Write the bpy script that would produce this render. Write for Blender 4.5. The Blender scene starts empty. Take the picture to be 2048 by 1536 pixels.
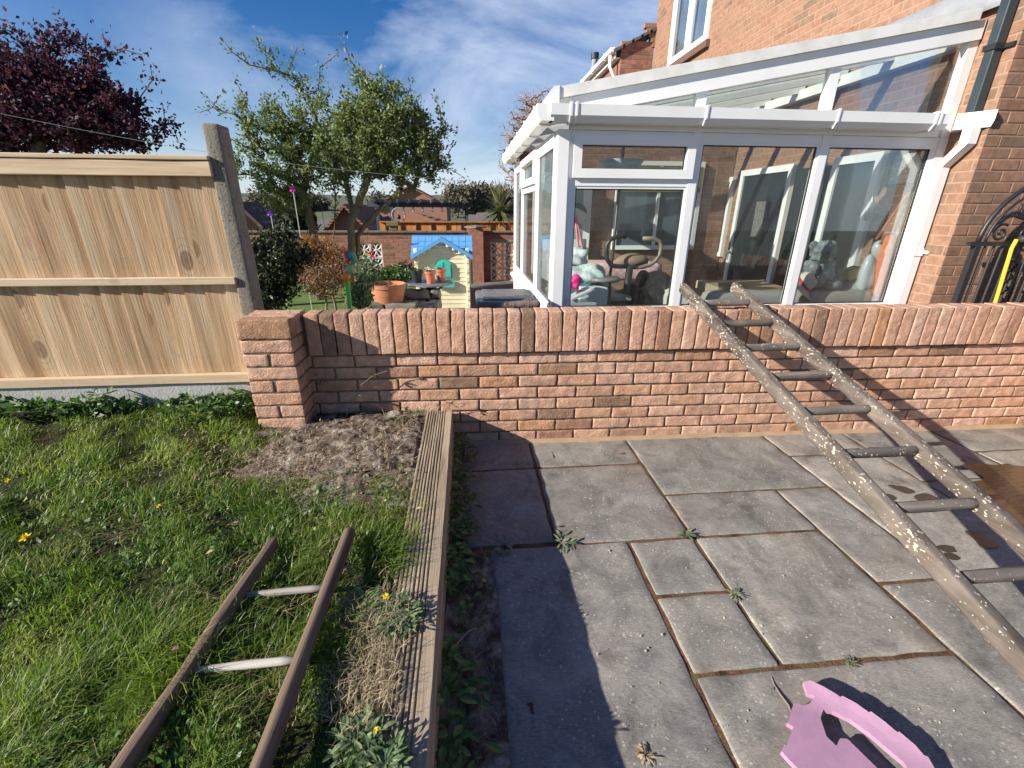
import bpy, math, random
import numpy as np
from mathutils import Vector, Matrix, noise
R_ = math.radians
random.seed(7); rng = np.random.default_rng(11)
scene = bpy.context.scene
COL = scene.collection

# ------------------------------------------------------------------ camera
EYE = Vector((0, 0, 1.37)); PITCH = R_(21.3); YAW = R_(5.5); ROLL = R_(0.3); F = 895.0
fw = Vector((math.sin(YAW)*math.cos(PITCH), math.cos(YAW)*math.cos(PITCH), -math.sin(PITCH)))
rt0 = Vector((math.cos(YAW), -math.sin(YAW), 0)); up0 = rt0.cross(fw)
rt = rt0*math.cos(ROLL) + up0*math.sin(ROLL); up = up0*math.cos(ROLL) - rt0*math.sin(ROLL)
cam = bpy.data.cameras.new("camera"); camo = bpy.data.objects.new("camera", cam); COL.objects.link(camo)
m = Matrix((rt, up, -fw)).transposed().to_4x4(); m.translation = EYE; camo.matrix_world = m
cam.sensor_width = 36; cam.lens = 36*F/2048; cam.clip_start = 0.02; cam.clip_end = 2000
scene.camera = camo

# ------------------------------------------------------------------ light
SUN = Vector((-0.469, -0.16, 0.229)).normalized()
elev = math.asin(SUN.z); azi = math.atan2(SUN.x, SUN.y)
w = bpy.data.worlds.new("World"); scene.world = w; w.use_nodes = True
nt = w.node_tree; nt.nodes.clear()
def wn(t, **k):
    n = nt.nodes.new(t)
    for a, b in k.items(): setattr(n, a, b)
    return n
sky = wn('ShaderNodeTexSky', sky_type='NISHITA', sun_disc=False, sun_elevation=elev, sun_rotation=azi, altitude=50, air_density=1.0, dust_density=0.35, ozone_density=3.0)
hsv = wn('ShaderNodeHueSaturation'); hsv.inputs['Saturation'].default_value = 1.38; hsv.inputs['Hue'].default_value = .513
nt.links.new(sky.outputs[0], hsv.inputs['Color'])
tc = wn('ShaderNodeTexCoord')
mp = wn('ShaderNodeMapping'); mp.inputs['Location'].default_value = (3.1, .4, 1.2); mp.inputs['Scale'].default_value = (1.2, 1.2, 2.8); mp.inputs['Rotation'].default_value = (0.0, R_(-18), R_(20))
nt.links.new(tc.outputs['Generated'], mp.inputs[0])
n1 = wn('ShaderNodeTexNoise'); n1.inputs['Scale'].default_value = 1.9; n1.inputs['Detail'].default_value = 9; n1.inputs['Roughness'].default_value = .58; n1.inputs['Distortion'].default_value = .5
nt.links.new(mp.outputs[0], n1.inputs['Vector'])
r1 = wn('ShaderNodeValToRGB'); r1.color_ramp.elements[0].position = .40; r1.color_ramp.elements[1].position = .70
nt.links.new(n1.outputs['Fac'], r1.inputs[0])
# the bank of thin cloud lies towards north-north-east
dotn = wn('ShaderNodeVectorMath', operation='DOT_PRODUCT'); dotn.inputs[1].default_value = Vector((.03, .93, .30)).normalized()
nt.links.new(tc.outputs['Generated'], dotn.inputs[0])
mr = wn('ShaderNodeMapRange'); mr.inputs['From Min'].default_value = .84; mr.inputs['From Max'].default_value = .975; mr.inputs['To Min'].default_value = .10
nt.links.new(dotn.outputs['Value'], mr.inputs['Value'])
mul = wn('ShaderNodeMath', operation='MULTIPLY'); nt.links.new(r1.outputs[0], mul.inputs[0]); nt.links.new(mr.outputs[0], mul.inputs[1])
mul2 = wn('ShaderNodeMath', operation='MULTIPLY'); mul2.inputs[1].default_value = .85; nt.links.new(mul.outputs[0], mul2.inputs[0])
sz = wn('ShaderNodeSeparateXYZ'); nt.links.new(tc.outputs['Generated'], sz.inputs[0])
hz = wn('ShaderNodeMapRange'); hz.inputs['From Min'].default_value = 0.0; hz.inputs['From Max'].default_value = .20; hz.inputs['To Min'].default_value = .62; hz.inputs['To Max'].default_value = 0; nt.links.new(sz.outputs['Z'], hz.inputs['Value'])
mxm = wn('ShaderNodeMath', operation='MAXIMUM'); nt.links.new(mul2.outputs[0], mxm.inputs[0]); nt.links.new(hz.outputs[0], mxm.inputs[1])
mx = wn('ShaderNodeMixRGB'); nt.links.new(mxm.outputs[0], mx.inputs[0]); nt.links.new(hsv.outputs[0], mx.inputs[1]); mx.inputs[2].default_value = (7.0, 7.8, 9.4, 1)
bg = wn('ShaderNodeBackground'); bg.inputs['Strength'].default_value = 0.063
nt.links.new(mx.outputs[0], bg.inputs[0]); out = wn('ShaderNodeOutputWorld'); nt.links.new(bg.outputs[0], out.inputs[0])
sl = bpy.data.lights.new("sun", 'SUN'); sl.energy = 5.0; sl.angle = R_(0.5); sl.color = (1, .94, .84)
so = bpy.data.objects.new("sun", sl); COL.objects.link(so); so.rotation_euler = SUN.to_track_quat('Z', 'Y').to_euler(); so.location = (-8, -3, 8)
scene.view_settings.view_transform = 'Standard'; scene.view_settings.look = 'None'; scene.view_settings.gamma = 1
scene.view_settings.exposure = 0.92
scene.cycles.max_bounces = 8; scene.cycles.transparent_max_bounces = 16
scene.cycles.sample_clamp_indirect = 6

# ------------------------------------------------------------------ survey: photo pixel (2048 wide) -> point on a world plane
def ray(px, py): return rt*(px-1024) + up*(768-py) + fw*F
def atY(px, py, y): d = ray(px, py); return EYE + d*(y/d.y)
def atX(px, py, x): d = ray(px, py); return EYE + d*(x/d.x)
def atZ(px, py, z): d = ray(px, py); return EYE + d*((z-EYE.z)/d.z)

# ------------------------------------------------------------------ materials
MATS = {}
def mat(name, build=None, color=(.5,.5,.5), rough=.7, metal=0, spec=.5):
    if name in MATS: return MATS[name]
    m = bpy.data.materials.new(name); m.use_nodes = True
    t = m.node_tree; b = t.nodes['Principled BSDF']
    b.inputs['Base Color'].default_value = (*color, 1); b.inputs['Roughness'].default_value = rough
    b.inputs['Metallic'].default_value = metal; b.inputs['Specular IOR Level'].default_value = spec
    if build: build(t, b)
    MATS[name] = m; return m
def N(t, ty, ins=None, **k):
    n = t.nodes.new(ty)
    for a, b in k.items(): setattr(n, a, b)
    for a, b in (ins or {}).items():
        if hasattr(b, 'is_output'): t.links.new(b, n.inputs[a])
        else: n.inputs[a].default_value = b
    return n
def coords(t, scale=(1,1,1), rnd=0):
    c = N(t, 'ShaderNodeTexCoord')
    o = c.outputs['Object']
    if rnd:
        a = N(t, 'ShaderNodeAttribute', attribute_name='rnd')
        s = N(t, 'ShaderNodeVectorMath', {0: a.outputs['Color'], 1: (rnd, rnd*1.7, rnd*.6)}, operation='MULTIPLY')
        o = N(t, 'ShaderNodeVectorMath', {0: o, 1: s.outputs[0]}, operation='ADD').outputs[0]
    return N(t, 'ShaderNodeMapping', {0: o, 'Scale': scale}).outputs[0]
def noi(t, v, scale, detail=4, rough=.55, dist=0): return N(t, 'ShaderNodeTexNoise', {'Vector': v, 'Scale': scale, 'Detail': detail, 'Roughness': rough, 'Distortion': dist}).outputs['Fac']
def ramp(t, f, stops):
    r = N(t, 'ShaderNodeValToRGB', {0: f}); e = r.color_ramp.elements
    while len(e) < len(stops): e.new(.5)
    for i, (p, c) in enumerate(stops): e[i].position = p; e[i].color = (*c, 1) if len(c) == 3 else c
    return r.outputs[0]
def mix(t, f, a, b, mode='MIX'):
    n = N(t, 'ShaderNodeMixRGB', blend_type=mode)
    for i, v in enumerate((f, a, b)):
        if hasattr(v, 'is_output'): t.links.new(v, n.inputs[i])
        else: n.inputs[i].default_value = v if i == 0 else (*v, 1)
    return n.outputs[0]
def mth(t, op, a, b=0.5):
    return N(t, 'ShaderNodeMath', {0: a, 1: b}, operation=op).outputs[0]
def bump(t, b, h, s=.5, d=.01):
    n = N(t, 'ShaderNodeBump', {'Height': h, 'Strength': s, 'Distance': d}); t.links.new(n.outputs[0], b.inputs['Normal'])
def rnd(t, name='rnd'): 
    a = N(t, 'ShaderNodeAttribute', attribute_name=name); return N(t, 'ShaderNodeSeparateColor', {0: a.outputs['Color']}).outputs
def setc(t, b, c): t.links.new(c, b.inputs['Base Color'])

def brickm(stops, bumpd=.006, sc=18, white=.3, crease=1.0):
    def f(t, b):
        r = rnd(t); c = ramp(t, r[0], stops)
        v = coords(t, rnd=3)
        n = noi(t, v, sc, 5, .6); c = mix(t, .55, c, ramp(t, n, [(.3, (.5,.5,.5)), (.7, (1.35,1.3,1.25))]), 'MULTIPLY')
        vs = coords(t, (1, 1, 2.2), rnd=5); n2 = noi(t, vs, 26, 6, .65, 1.6)
        c = mix(t, mth(t, 'MULTIPLY', ramp(t, n2, [(.60, (0,0,0)), (.72, (1,1,1))]), white), c, (.72,.60,.54))
        d = noi(t, coords(t), 2.2, 4, .6); c = mix(t, mth(t, 'MULTIPLY', ramp(t, d, [(.6, (0,0,0)), (.75, (1,1,1))]), .45), c, (.13,.11,.085))
        setc(t, b, c)
        bump(t, b, mth(t, 'ADD', mth(t, 'MULTIPLY', n2, crease), mth(t, 'MULTIPLY', noi(t, v, 90, 3), .5)), .9, bumpd)
    return f
M_BRICK = mat('rustic_brick', brickm(bumpd=.010,white=.4,stops=[(0,(.34,.19,.125)),(.25,(.56,.345,.245)),(.5,(.51,.295,.19)),(.7,(.60,.385,.285)),(.88,(.50,.27,.15)),(1,(.27,.17,.11))]), rough=.9, spec=.2)
M_PIER = MATS['rustic_brick']
M_MORTAR = mat('mortar_brown', lambda t,b: (setc(t,b,mix(t,noi(t,coords(t),40,4),(.13,.092,.065),(.22,.16,.115))), bump(t,b,noi(t,coords(t),150,3),.6,.004)), rough=.95, spec=.1)
M_HBRICK = mat('house_brick', brickm([(0,(.235,.13,.085)),(.35,(.29,.165,.11)),(.7,(.27,.165,.11)),(1,(.185,.125,.085))], .003, 22, .12, .8), rough=.9, spec=.2)
M_HMORTAR = mat('mortar_pink', lambda t,b: (setc(t,b,mix(t,noi(t,coords(t),50,4),(.28,.175,.125),(.38,.245,.175))), bump(t,b,noi(t,coords(t),150,3),.5,.003)), rough=.95, spec=.1)
M_FBRICK = mat('far_brick', brickm([(0,(.25,.115,.085)),(.5,(.34,.165,.12)),(1,(.22,.11,.08))], .004, 12, .1), rough=.92, spec=.15)
M_FMORTAR = mat('mortar_grey', color=(.25,.22,.19), rough=.95)

def woodm(dark, mid, light, axis=2, stretch=.06, sc=9, knots=True, grey=0, bd=.002, splat=0, streak=1.0):
    def f(t, b):
        s = [1,1,1]; s[axis] = stretch
        v = coords(t, tuple(s), rnd=9)
        n = noi(t, v, sc, 5, .6, .6)
        s2 = [1,1,1]; s2[axis] = stretch*.5
        v2 = coords(t, tuple(s2), rnd=9); fine = noi(t, v2, sc*13, 3, .7)
        c = ramp(t, n, [(.28, dark), (.48, mid), (.70, light)])
        c = mix(t, .35*streak, c, ramp(t, fine, [(.3,(.55,.5,.45)),(.62,(1.15,1.15,1.15))]), 'MULTIPLY')
        if knots:
            s3 = [1,1,1]; s3[axis] = .55
            vo = N(t, 'ShaderNodeTexVoronoi', {'Vector': coords(t, tuple(s3), rnd=9), 'Scale': 5.2, 'Randomness': 1.0}).outputs['Distance']
            k = ramp(t, vo, [(.0,(1,1,1)),(.13,(.8,.8,.8)),(.18,(0,0,0))])
            ring = ramp(t, mth(t,'SINE', mth(t,'MULTIPLY',vo,62.0)), [(.35,(0,0,0)),(.8,(1,1,1))])
            near = ramp(t, vo, [(.10,(1,1,1)),(.48,(0,0,0))])
            c = mix(t, mth(t,'MULTIPLY',mth(t,'MULTIPLY',ring,near),.38), c, dark)
            c = mix(t, mth(t,'MULTIPLY',k,.7), c, tuple(q*.55 for q in dark))
        r = rnd(t)[0]
        c = mix(t, .5, c, ramp(t, r, [(0,(.55,.52,.48)),(.5,(1,1,1)),(1,(1.3,1.27,1.2))]), 'MULTIPLY')
        if splat:
            g = noi(t, coords(t), 5, 3); cl = noi(t, coords(t), 8, 2)
            fine2 = noi(t, coords(t,(1,.6,1)), 110, 2, .5, .4); big = noi(t, coords(t,(1,.8,1)), 42, 3, .6, .6)
            k = mth(t,'GREATER_THAN', mth(t,'ADD',fine2,mth(t,'MULTIPLY',cl,.35)), splat+.335)
            k = mth(t,'MAXIMUM', k, mth(t,'GREATER_THAN', mth(t,'ADD',big,mth(t,'MULTIPLY',cl,.3)), splat+.345))
            dirt = ramp(t, g, [(.45,(0,0,0)),(.7,(1,1,1))]); c = mix(t, mth(t,'MULTIPLY',dirt,.35), c, (.36,.31,.25))
            c = mix(t, mth(t,'MULTIPLY',k,.85), c, (.62,.55,.40))
        setc(t, b, c); bump(t, b, mth(t,'ADD',n,mth(t,'MULTIPLY',fine,.8)), .6, bd)
    return f
M_FENCE = mat('feather_board', woodm((.30,.165,.085),(.55,.365,.20),(.75,.58,.385), bd=.004, sc=9), rough=.72, spec=.3)
M_RAIL = mat('rail_timber', woodm((.50,.35,.20),(.70,.54,.36),(.78,.65,.49), axis=0, sc=7), rough=.7, spec=.3)
M_DECK = mat('weathered_board', woodm((.17,.13,.09),(.33,.26,.18),(.45,.37,.27), axis=1, stretch=.05, sc=22, knots=False, bd=.004), rough=.9, spec=.15)
M_LADDER = mat('painted_ladder_wood', woodm((.042,.033,.027),(.10,.08,.067),(.20,.165,.137), axis=1, sc=22, bd=.004, knots=False, splat=.50), rough=.75, spec=.3)
M_RUNG = mat('ladder_rung_wood', woodm((.055,.047,.042),(.12,.103,.09),(.23,.20,.175), axis=0, sc=24, knots=False, splat=.54, bd=.004), rough=.75, spec=.3)
M_OLDW = mat('old_ladder_wood', woodm((.10,.07,.05),(.20,.145,.105),(.30,.22,.16), axis=1, stretch=.04, sc=26, knots=False, bd=.004), rough=.85, spec=.2)
M_OLDR = mat('bleached_rung_wood', woodm((.22,.20,.18),(.42,.39,.35),(.58,.54,.50), axis=0, stretch=.05, sc=30, knots=False, bd=.003), rough=.85, spec=.2)
def concm(a, bb, pits=True):
    def f(t, b):
        c = mix(t, noi(t,coords(t),7,6,.65), a, bb)
        c = mix(t, .5, c, ramp(t, noi(t,coords(t),60,4), [(.3,(.6,.6,.6)),(.7,(1.2,1.2,1.2))]), 'MULTIPLY')
        h = noi(t, coords(t), 80, 4)
        if pits:
            vo = N(t,'ShaderNodeTexVoronoi',{'Vector':coords(t),'Scale':55.0}).outputs['Distance']
            p = mth(t,'MULTIPLY',mth(t,'LESS_THAN',vo,.22),mth(t,'GREATER_THAN',noi(t,coords(t),17,0),.5))
            c = mix(t, mth(t,'MULTIPLY',p,.75), c, (.05,.045,.035)); h = mth(t,'SUBTRACT',h,p)
        setc(t,b,c); bump(t,b,h,.7,.004)
    return f
M_CONC = mat('old_concrete', concm((.125,.11,.088),(.30,.27,.225)), rough=.95, spec=.1)
M_GRAVB = mat('pale_concrete', concm((.34,.335,.32),(.50,.49,.46), False), rough=.95, spec=.1)
M_STONE = mat('garden_stone', concm((.10,.095,.08),(.26,.24,.20), False), rough=.95, spec=.1)
def slabm(t, b):
    r = rnd(t); v = coords(t, (1,1,1), rnd=4)
    st = coords(t, (1,3.0,1), rnd=4)
    base = ramp(t, r[0], [(0,(.155,.15,.14)),(.3,(.25,.235,.205)),(.5,(.20,.19,.175)),(.75,(.29,.27,.235)),(1,(.23,.205,.185))])
    n = noi(t, v, 5, 7, .72, .9); c = mix(t, .95, base, ramp(t, n, [(.28,(.5,.5,.5)),(.5,(1,1,1)),(.72,(1.5,1.46,1.38))]), 'MULTIPLY')
    gr = noi(t, st, 75, 4, .7, .8); c = mix(t, .75, c, ramp(t, gr, [(.32,(.62,.62,.62)),(.5,(1,1,1)),(.68,(1.5,1.48,1.42))]), 'MULTIPLY')
    pt = noi(t, coords(t), 3.2, 5, .7, .8); c = mix(t, mth(t,'MULTIPLY',ramp(t,pt,[(.52,(0,0,0)),(.72,(1,1,1))]),.5), c, (.38,.355,.32))
    pd = noi(t, N(t,'ShaderNodeMapping',{0:coords(t),'Location':(7.3,2.1,0)}).outputs[0], 4.1, 4, .65); c = mix(t, mth(t,'MULTIPLY',ramp(t,pd,[(.56,(0,0,0)),(.70,(1,1,1))]),.6), c, (.075,.07,.06))
    warm = noi(t, v, 2.3, 2); c = mix(t, mth(t,'MULTIPLY',ramp(t,warm,[(.5,(0,0,0)),(.7,(1,1,1))]),.35), c, (.27,.205,.165))
    vo = N(t,'ShaderNodeTexVoronoi',{'Vector':coords(t),'Scale':48.0}).outputs['Distance']
    sp = mth(t,'MULTIPLY',mth(t,'LESS_THAN',vo,.19),mth(t,'GREATER_THAN',noi(t,coords(t),4,1),.47)); c = mix(t, mth(t,'MULTIPLY',sp,.6), c, (.5,.47,.42))
    setc(t,b,c); bump(t,b,mth(t,'ADD',n,mth(t,'MULTIPLY',gr,.5)),.7,.007)
M_SLAB = mat('sandstone_slab', slabm, rough=.72, spec=.35)
M_JOINT = mat('mossy_joint', lambda t,b: (setc(t,b,ramp(t,noi(t,coords(t),9,5,.7),[(.35,(.06,.038,.022)),(.52,(.16,.085,.05)),(.6,(.11,.10,.035)),(.75,(.22,.15,.09))])), bump(t,b,noi(t,coords(t),120,4),1,.008)), rough=.95, spec=.1)
M_SOIL = mat('dry_soil', lambda t,b: (setc(t,b,ramp(t,noi(t,coords(t),11,7,.7,.4),[(.32,(.05,.036,.028)),(.47,(.14,.105,.08)),(.58,(.30,.245,.195)),(.70,(.58,.52,.45))])), bump(t,b,noi(t,coords(t),60,6,.7),1,.015)), rough=.97, spec=.1)
M_EARTH = mat('lawn_earth', lambda t,b: (setc(t,b,ramp(t,noi(t,coords(t),9,6,.7),[(.35,(.022,.025,.010)),(.6,(.045,.052,.018)),(.8,(.09,.075,.035))])), bump(t,b,noi(t,coords(t),50,5),1,.02)), rough=.97, spec=.1)
def leafm(a, b2, c3, trans=.35, rough=.5):
    def f(t, b):
        c = ramp(t, rnd(t)[0], [(0,a),(.5,b2),(1,c3)]); setc(t,b,c)
        tr = N(t,'ShaderNodeBsdfTranslucent',{'Color':mix(t,1,c,(1.3,1.5,.7),'MULTIPLY')}); ms = N(t,'ShaderNodeMixShader',{0:trans})
        t.links.new(b.outputs[0],ms.inputs[1]); t.links.new(tr.outputs[0],ms.inputs[2]); t.links.new(ms.outputs[0],t.nodes['Material Output'].inputs[0])
    return f
M_GRASS = mat('grass_blade', leafm((.045,.10,.012),(.15,.235,.025),(.38,.37,.11),.4), rough=.45, spec=.4)
M_STRAW = mat('dry_straw', leafm((.20,.13,.07),(.34,.24,.14),(.50,.40,.26),.15), rough=.8)
M_LEAF = mat('tree_leaf', leafm((.06,.09,.028),(.14,.185,.06),(.30,.33,.16),.3), rough=.55, spec=.3)
M_PLUM = mat('plum_leaf', leafm((.030,.012,.034),(.060,.022,.055),(.17,.05,.085),.3), rough=.6, spec=.2)
M_DARKL = mat('evergreen_leaf', leafm((.010,.020,.008),(.026,.042,.014),(.10,.11,.03),.1), rough=.5)
M_CONIF = mat('conifer_leaf', leafm((.006,.012,.006),(.012,.024,.010),(.02,.035,.014),.05), rough=.7)
M_SPIR = mat('copper_leaf', leafm((.13,.06,.02),(.28,.11,.04),(.20,.17,.045),.3), rough=.6)
M_WEED = mat('weed_leaf', leafm((.035,.085,.018),(.075,.15,.035),(.16,.24,.07),.25), rough=.5)
M_GWEED = mat('greygreen_leaf', leafm((.05,.095,.035),(.11,.17,.065),(.24,.29,.14),.2), rough=.6)
M_SUCC = mat('succulent_leaf', leafm((.08,.11,.06),(.16,.19,.12),(.26,.24,.15),.1), rough=.6)
M_CORD = mat('cordyline_leaf', leafm((.05,.07,.03),(.12,.14,.06),(.28,.28,.14),.2), rough=.5)
M_BARK = mat('bark', lambda t,b: (setc(t,b,mix(t,noi(t,coords(t,(1,1,.3)),14,5,.7),(.055,.045,.032),(.20,.17,.115))), bump(t,b,noi(t,coords(t,(1,1,.25)),30,4),.8,.02)), rough=.95, spec=.1)
M_TWIG = mat('grey_twig', color=(.20,.155,.13), rough=.9)
M_BIRCH = mat('birch_twig', color=(.26,.19,.16), rough=.9)
def plastic(n, c, r=.4, s=.5): return mat(n, color=c, rough=r, spec=s)
def upvcm(t,b):
    n = noi(t,coords(t),3,5,.6); c = mix(t,mth(t,'MULTIPLY',ramp(t,n,[(.5,(0,0,0)),(.8,(1,1,1))]),.45),(.79,.79,.78),(.62,.61,.56)); setc(t,b,c)
M_UPVC = mat('white_upvc', upvcm, rough=.32, spec=.5)
M_UPVCD = mat('dirty_upvc', lambda t,b: setc(t,b,mix(t,ramp(t,noi(t,coords(t),6,6,.7),[(.4,(0,0,0)),(.7,(1,1,1))]),(.78,.77,.74),(.62,.61,.55))), rough=.5)
M_GASK = plastic('black_gasket', (.02,.02,.02), .6)
def glassm(t, b, tint=(.93,.96,.95), dirt=.05):
    t.nodes.remove(b)
    tr = N(t,'ShaderNodeBsdfTransparent',{'Color':(*tint,1)}); gl = N(t,'ShaderNodeBsdfGlossy',{'Color':(.95,.97,1,1),'Roughness':.01})
    fr = N(t,'ShaderNodeFresnel',{'IOR':1.55}); k = mth(t,'MULTIPLY',fr.outputs[0],.34)
    ms = N(t,'ShaderNodeMixShader',{0:k}); t.links.new(tr.outputs[0],ms.inputs[1]); t.links.new(gl.outputs[0],ms.inputs[2])
    df = N(t,'ShaderNodeBsdfDiffuse',{'Color':(.75,.76,.72,1)})
    st = noi(t,coords(t,(1,1,.35)),5,6,.65,1.2); dk = mth(t,'MULTIPLY',ramp(t,st,[(.4,(.15,.15,.15)),(.75,(1,1,1))]),dirt)
    m2 = N(t,'ShaderNodeMixShader',{0:dk}); t.links.new(ms.outputs[0],m2.inputs[1]); t.links.new(df.outputs[0],m2.inputs[2])
    t.links.new(m2.outputs[0], t.nodes['Material Output'].inputs[0])
M_GLASS = mat('window_glass', lambda t,b: glassm(t,b,dirt=.035))
M_ROOFG = mat('roof_polycarbonate', lambda t,b: glassm(t,b,(.93,.95,.93),.10))
M_DGLASS = mat('dark_glass', color=(.018,.025,.028), rough=.06, spec=.25)
M_CURT = mat('net_curtain', color=(.13,.125,.115), rough=.9)
M_BLACK = plastic('black_metal', (.018,.018,.02), .45)
M_PIPE = plastic('dark_downpipe', (.03,.042,.05), .35)
M_LEAD = mat('lead_sheet', lambda t,b: (setc(t,b,mix(t,noi(t,coords(t),7,5,.7),(.17,.185,.20),(.30,.31,.32))), bump(t,b,noi(t,coords(t),5,3),.8,.03)), rough=.6, spec=.4)
def padm(t,b):
    w = N(t,'ShaderNodeTexWave',{'Vector':coords(t),'Scale':95.0,'Distortion':0.0},bands_direction='DIAGONAL').outputs['Fac']
    n = noi(t,coords(t),14,5,.7)
    setc(t,b,mix(t,mth(t,'MULTIPLY',ramp(t,n,[(.45,(0,0,0)),(.75,(1,1,1))]),.5),(.41,.235,.345),(.22,.145,.18))); bump(t,b,w,.35,.002)
M_MAT = mat('pink_foam', padm, rough=.75, spec=.25)

# ------------------------------------------------------------------ mesh building
class MB:
    def __init__(s): s.v=[]; s.f=[]; s.r=[]; s.m=[]; s.n=0
    def add(s, vs, fs, r=None, mi=0):
        o = s.n; s.v.extend([tuple(v) for v in vs]); s.n += len(vs)
        if r is None: r = random.random()
        for f in fs: s.f.append(tuple(i+o for i in f)); s.r.append(r); s.m.append(mi)
        return s
    def box(s, a, b, r=None, mi=0, T=None):
        x0,y0,z0 = a; x1,y1,z1 = b
        vs = [Vector(p) for p in ((x0,y0,z0),(x1,y0,z0),(x1,y1,z0),(x0,y1,z0),(x0,y0,z1),(x1,y0,z1),(x1,y1,z1),(x0,y1,z1))]
        if T: vs = [T@v for v in vs]
        return s.add(vs, [(0,3,2,1),(4,5,6,7),(0,1,5,4),(1,2,6,5),(2,3,7,6),(3,0,4,7)], r, mi)
    def prism(s, poly, off, r=None, mi=0):
        off = Vector(off); n = len(poly); p = [Vector(q) for q in poly]
        return s.add(p+[q+off for q in p], [tuple(range(n))[::-1], tuple(range(n,2*n))]+[(i,(i+1)%n,n+(i+1)%n,n+i) for i in range(n)], r, mi)
    def tube(s, pts, rad, k=8, r=None, mi=0, caps=True, flat=1.0):
        pts = [Vector(p) for p in pts]; n = len(pts)
        if not hasattr(rad,'__len__'): rad = [rad]*n
        vs = []; prev = None
        for i,p in enumerate(pts):
            d = (pts[min(i+1,n-1)]-pts[max(i-1,0)]).normalized()
            a = prev if prev is not None else (Vector((0,0,1)) if abs(d.z)<.9 else Vector((1,0,0)))
            a = (a-d*a.dot(d)).normalized(); b = d.cross(a); prev = a
            for j in range(k):
                t = 2*math.pi*j/k; vs.append(p+(a*math.cos(t)*flat+b*math.sin(t))*rad[i])
        fs = [(i*k+j,i*k+(j+1)%k,(i+1)*k+(j+1)%k,(i+1)*k+j) for i in range(n-1) for j in range(k)]
        if caps: fs += [tuple(range(k))[::-1], tuple((n-1)*k+j for j in range(k))]
        return s.add(vs, fs, r, mi)
    def lathe(s, c, prof, k=24, r=None, mi=0, squash=(1,1)):
        c = Vector(c); vs = [c+Vector((math.cos(2*math.pi*j/k)*q*squash[0], math.sin(2*math.pi*j/k)*q*squash[1], z)) for q,z in prof for j in range(k)]
        fs = [(i*k+j,i*k+(j+1)%k,(i+1)*k+(j+1)%k,(i+1)*k+j) for i in range(len(prof)-1) for j in range(k)]
        return s.add(vs, fs, r, mi)
    def rbox(s, c, h, r=.005, seg=(3,3,3), amp=0, ns=20, ax=None, rv=None, mi=0, top_in=0):
        """rounded, subdivided, slightly rough box; ax = 3 axis vectors"""
        c = Vector(c); ax = ax or (Vector((1,0,0)),Vector((0,1,0)),Vector((0,0,1)))
        L = []
        for a in range(3):
            rr = min(r,h[a]*.95); n = max(1,seg[a])
            L.append([-h[a]]+[(-h[a]+rr)+(2*h[a]-2*rr)*i/n for i in range(n+1)]+[h[a]])
        idx = {}; vs = []; seed = random.random()*50
        def V(i,j,k):
            if (i,j,k) in idx: return idx[i,j,k]
            p = (L[0][i],L[1][j],L[2][k])
            inn = [max(-(h[a]-min(r,h[a]*.95)),min(h[a]-min(r,h[a]*.95),p[a])) for a in range(3)]
            d = Vector([p[a]-inn[a] for a in range(3)])
            q = Vector(inn)
            if d.length>0: q = q+d.normalized()*min(r,min(h)*.95)
            if amp:
                nv = d.normalized() if d.length else Vector()
                q = q+nv*amp*noise.noise(Vector((q.x*ns+seed,q.y*ns,q.z*ns)))*1.6
            idx[i,j,k] = len(vs); vs.append(c+ax[0]*q.x+ax[1]*q.y+ax[2]*q.z); return idx[i,j,k]
        A,B,C = len(L[0])-1,len(L[1])-1,len(L[2])-1; fs=[]
        for i in range(A):
            for j in range(B): fs += [(V(i,j,0),V(i,j+1,0),V(i+1,j+1,0),V(i+1,j,0)),(V(i,j,C),V(i+1,j,C),V(i+1,j+1,C),V(i,j+1,C))]
            for k in range(C): fs += [(V(i,0,k),V(i+1,0,k),V(i+1,0,k+1),V(i,0,k+1)),(V(i,B,k),V(i,B,k+1),V(i+1,B,k+1),V(i+1,B,k))]
        for j in range(B):
            for k in range(C): fs += [(V(0,j,k),V(0,j,k+1),V(0,j+1,k+1),V(0,j+1,k)),(V(A,j,k),V(A,j+1,k),V(A,j+1,k+1),V(A,j,k+1))]
        return s.add(vs, fs, rv, mi)
    def leaf(s, p, d, u, L, W, droop=.2, r=None, mi=0):
        p=Vector(p); d=Vector(d).normalized(); sd=d.cross(Vector(u)); 
        if sd.length<1e-4: sd=Vector((1,0,0))
        sd.normalize(); n=sd.cross(d)
        prof=((.0,.06),(.28,.36),(.58,.5),(.84,.30),(1.0,.0)); vs=[]
        for t_,w_ in prof:
            c=p+d*L*t_-n*L*droop*t_*t_; vs+=[c+sd*W*w_+n*W*w_*.25,c,c-sd*W*w_+n*W*w_*.25]
        fs=[]
        for i in range(4):
            o=3*i; fs+=[(o,o+3,o+4,o+1),(o+1,o+4,o+5,o+2)]
        return s.add(vs,fs,r,mi)
    def build(s, name, mats, parent=None, smooth=False, loc=None):
        me = bpy.data.meshes.new(name)
        V = s.v
        if loc is not None: V = [(v[0]-loc[0],v[1]-loc[1],v[2]-loc[2]) for v in V]
        me.from_pydata(V, [], s.f)
        if not isinstance(mats,(list,tuple)): mats=[mats]
        for q in mats: me.materials.append(q)
        me.polygons.foreach_set('material_index', s.m)
        at = me.attributes.new('rnd','FLOAT_COLOR','CORNER')
        lt = np.zeros(len(me.polygons),dtype=np.int32); me.polygons.foreach_get('loop_total',lt)
        r = np.repeat(np.array(s.r,dtype=np.float32),lt); at.data.foreach_set('color', np.stack([r,(r*7.13)%1,(r*3.77)%1,np.ones_like(r)],1).ravel())
        if smooth: me.polygons.foreach_set('use_smooth',[True]*len(me.polygons))
        me.update(); o = bpy.data.objects.new(name, me); COL.objects.link(o)
        if loc is not None: o.location = loc
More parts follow.
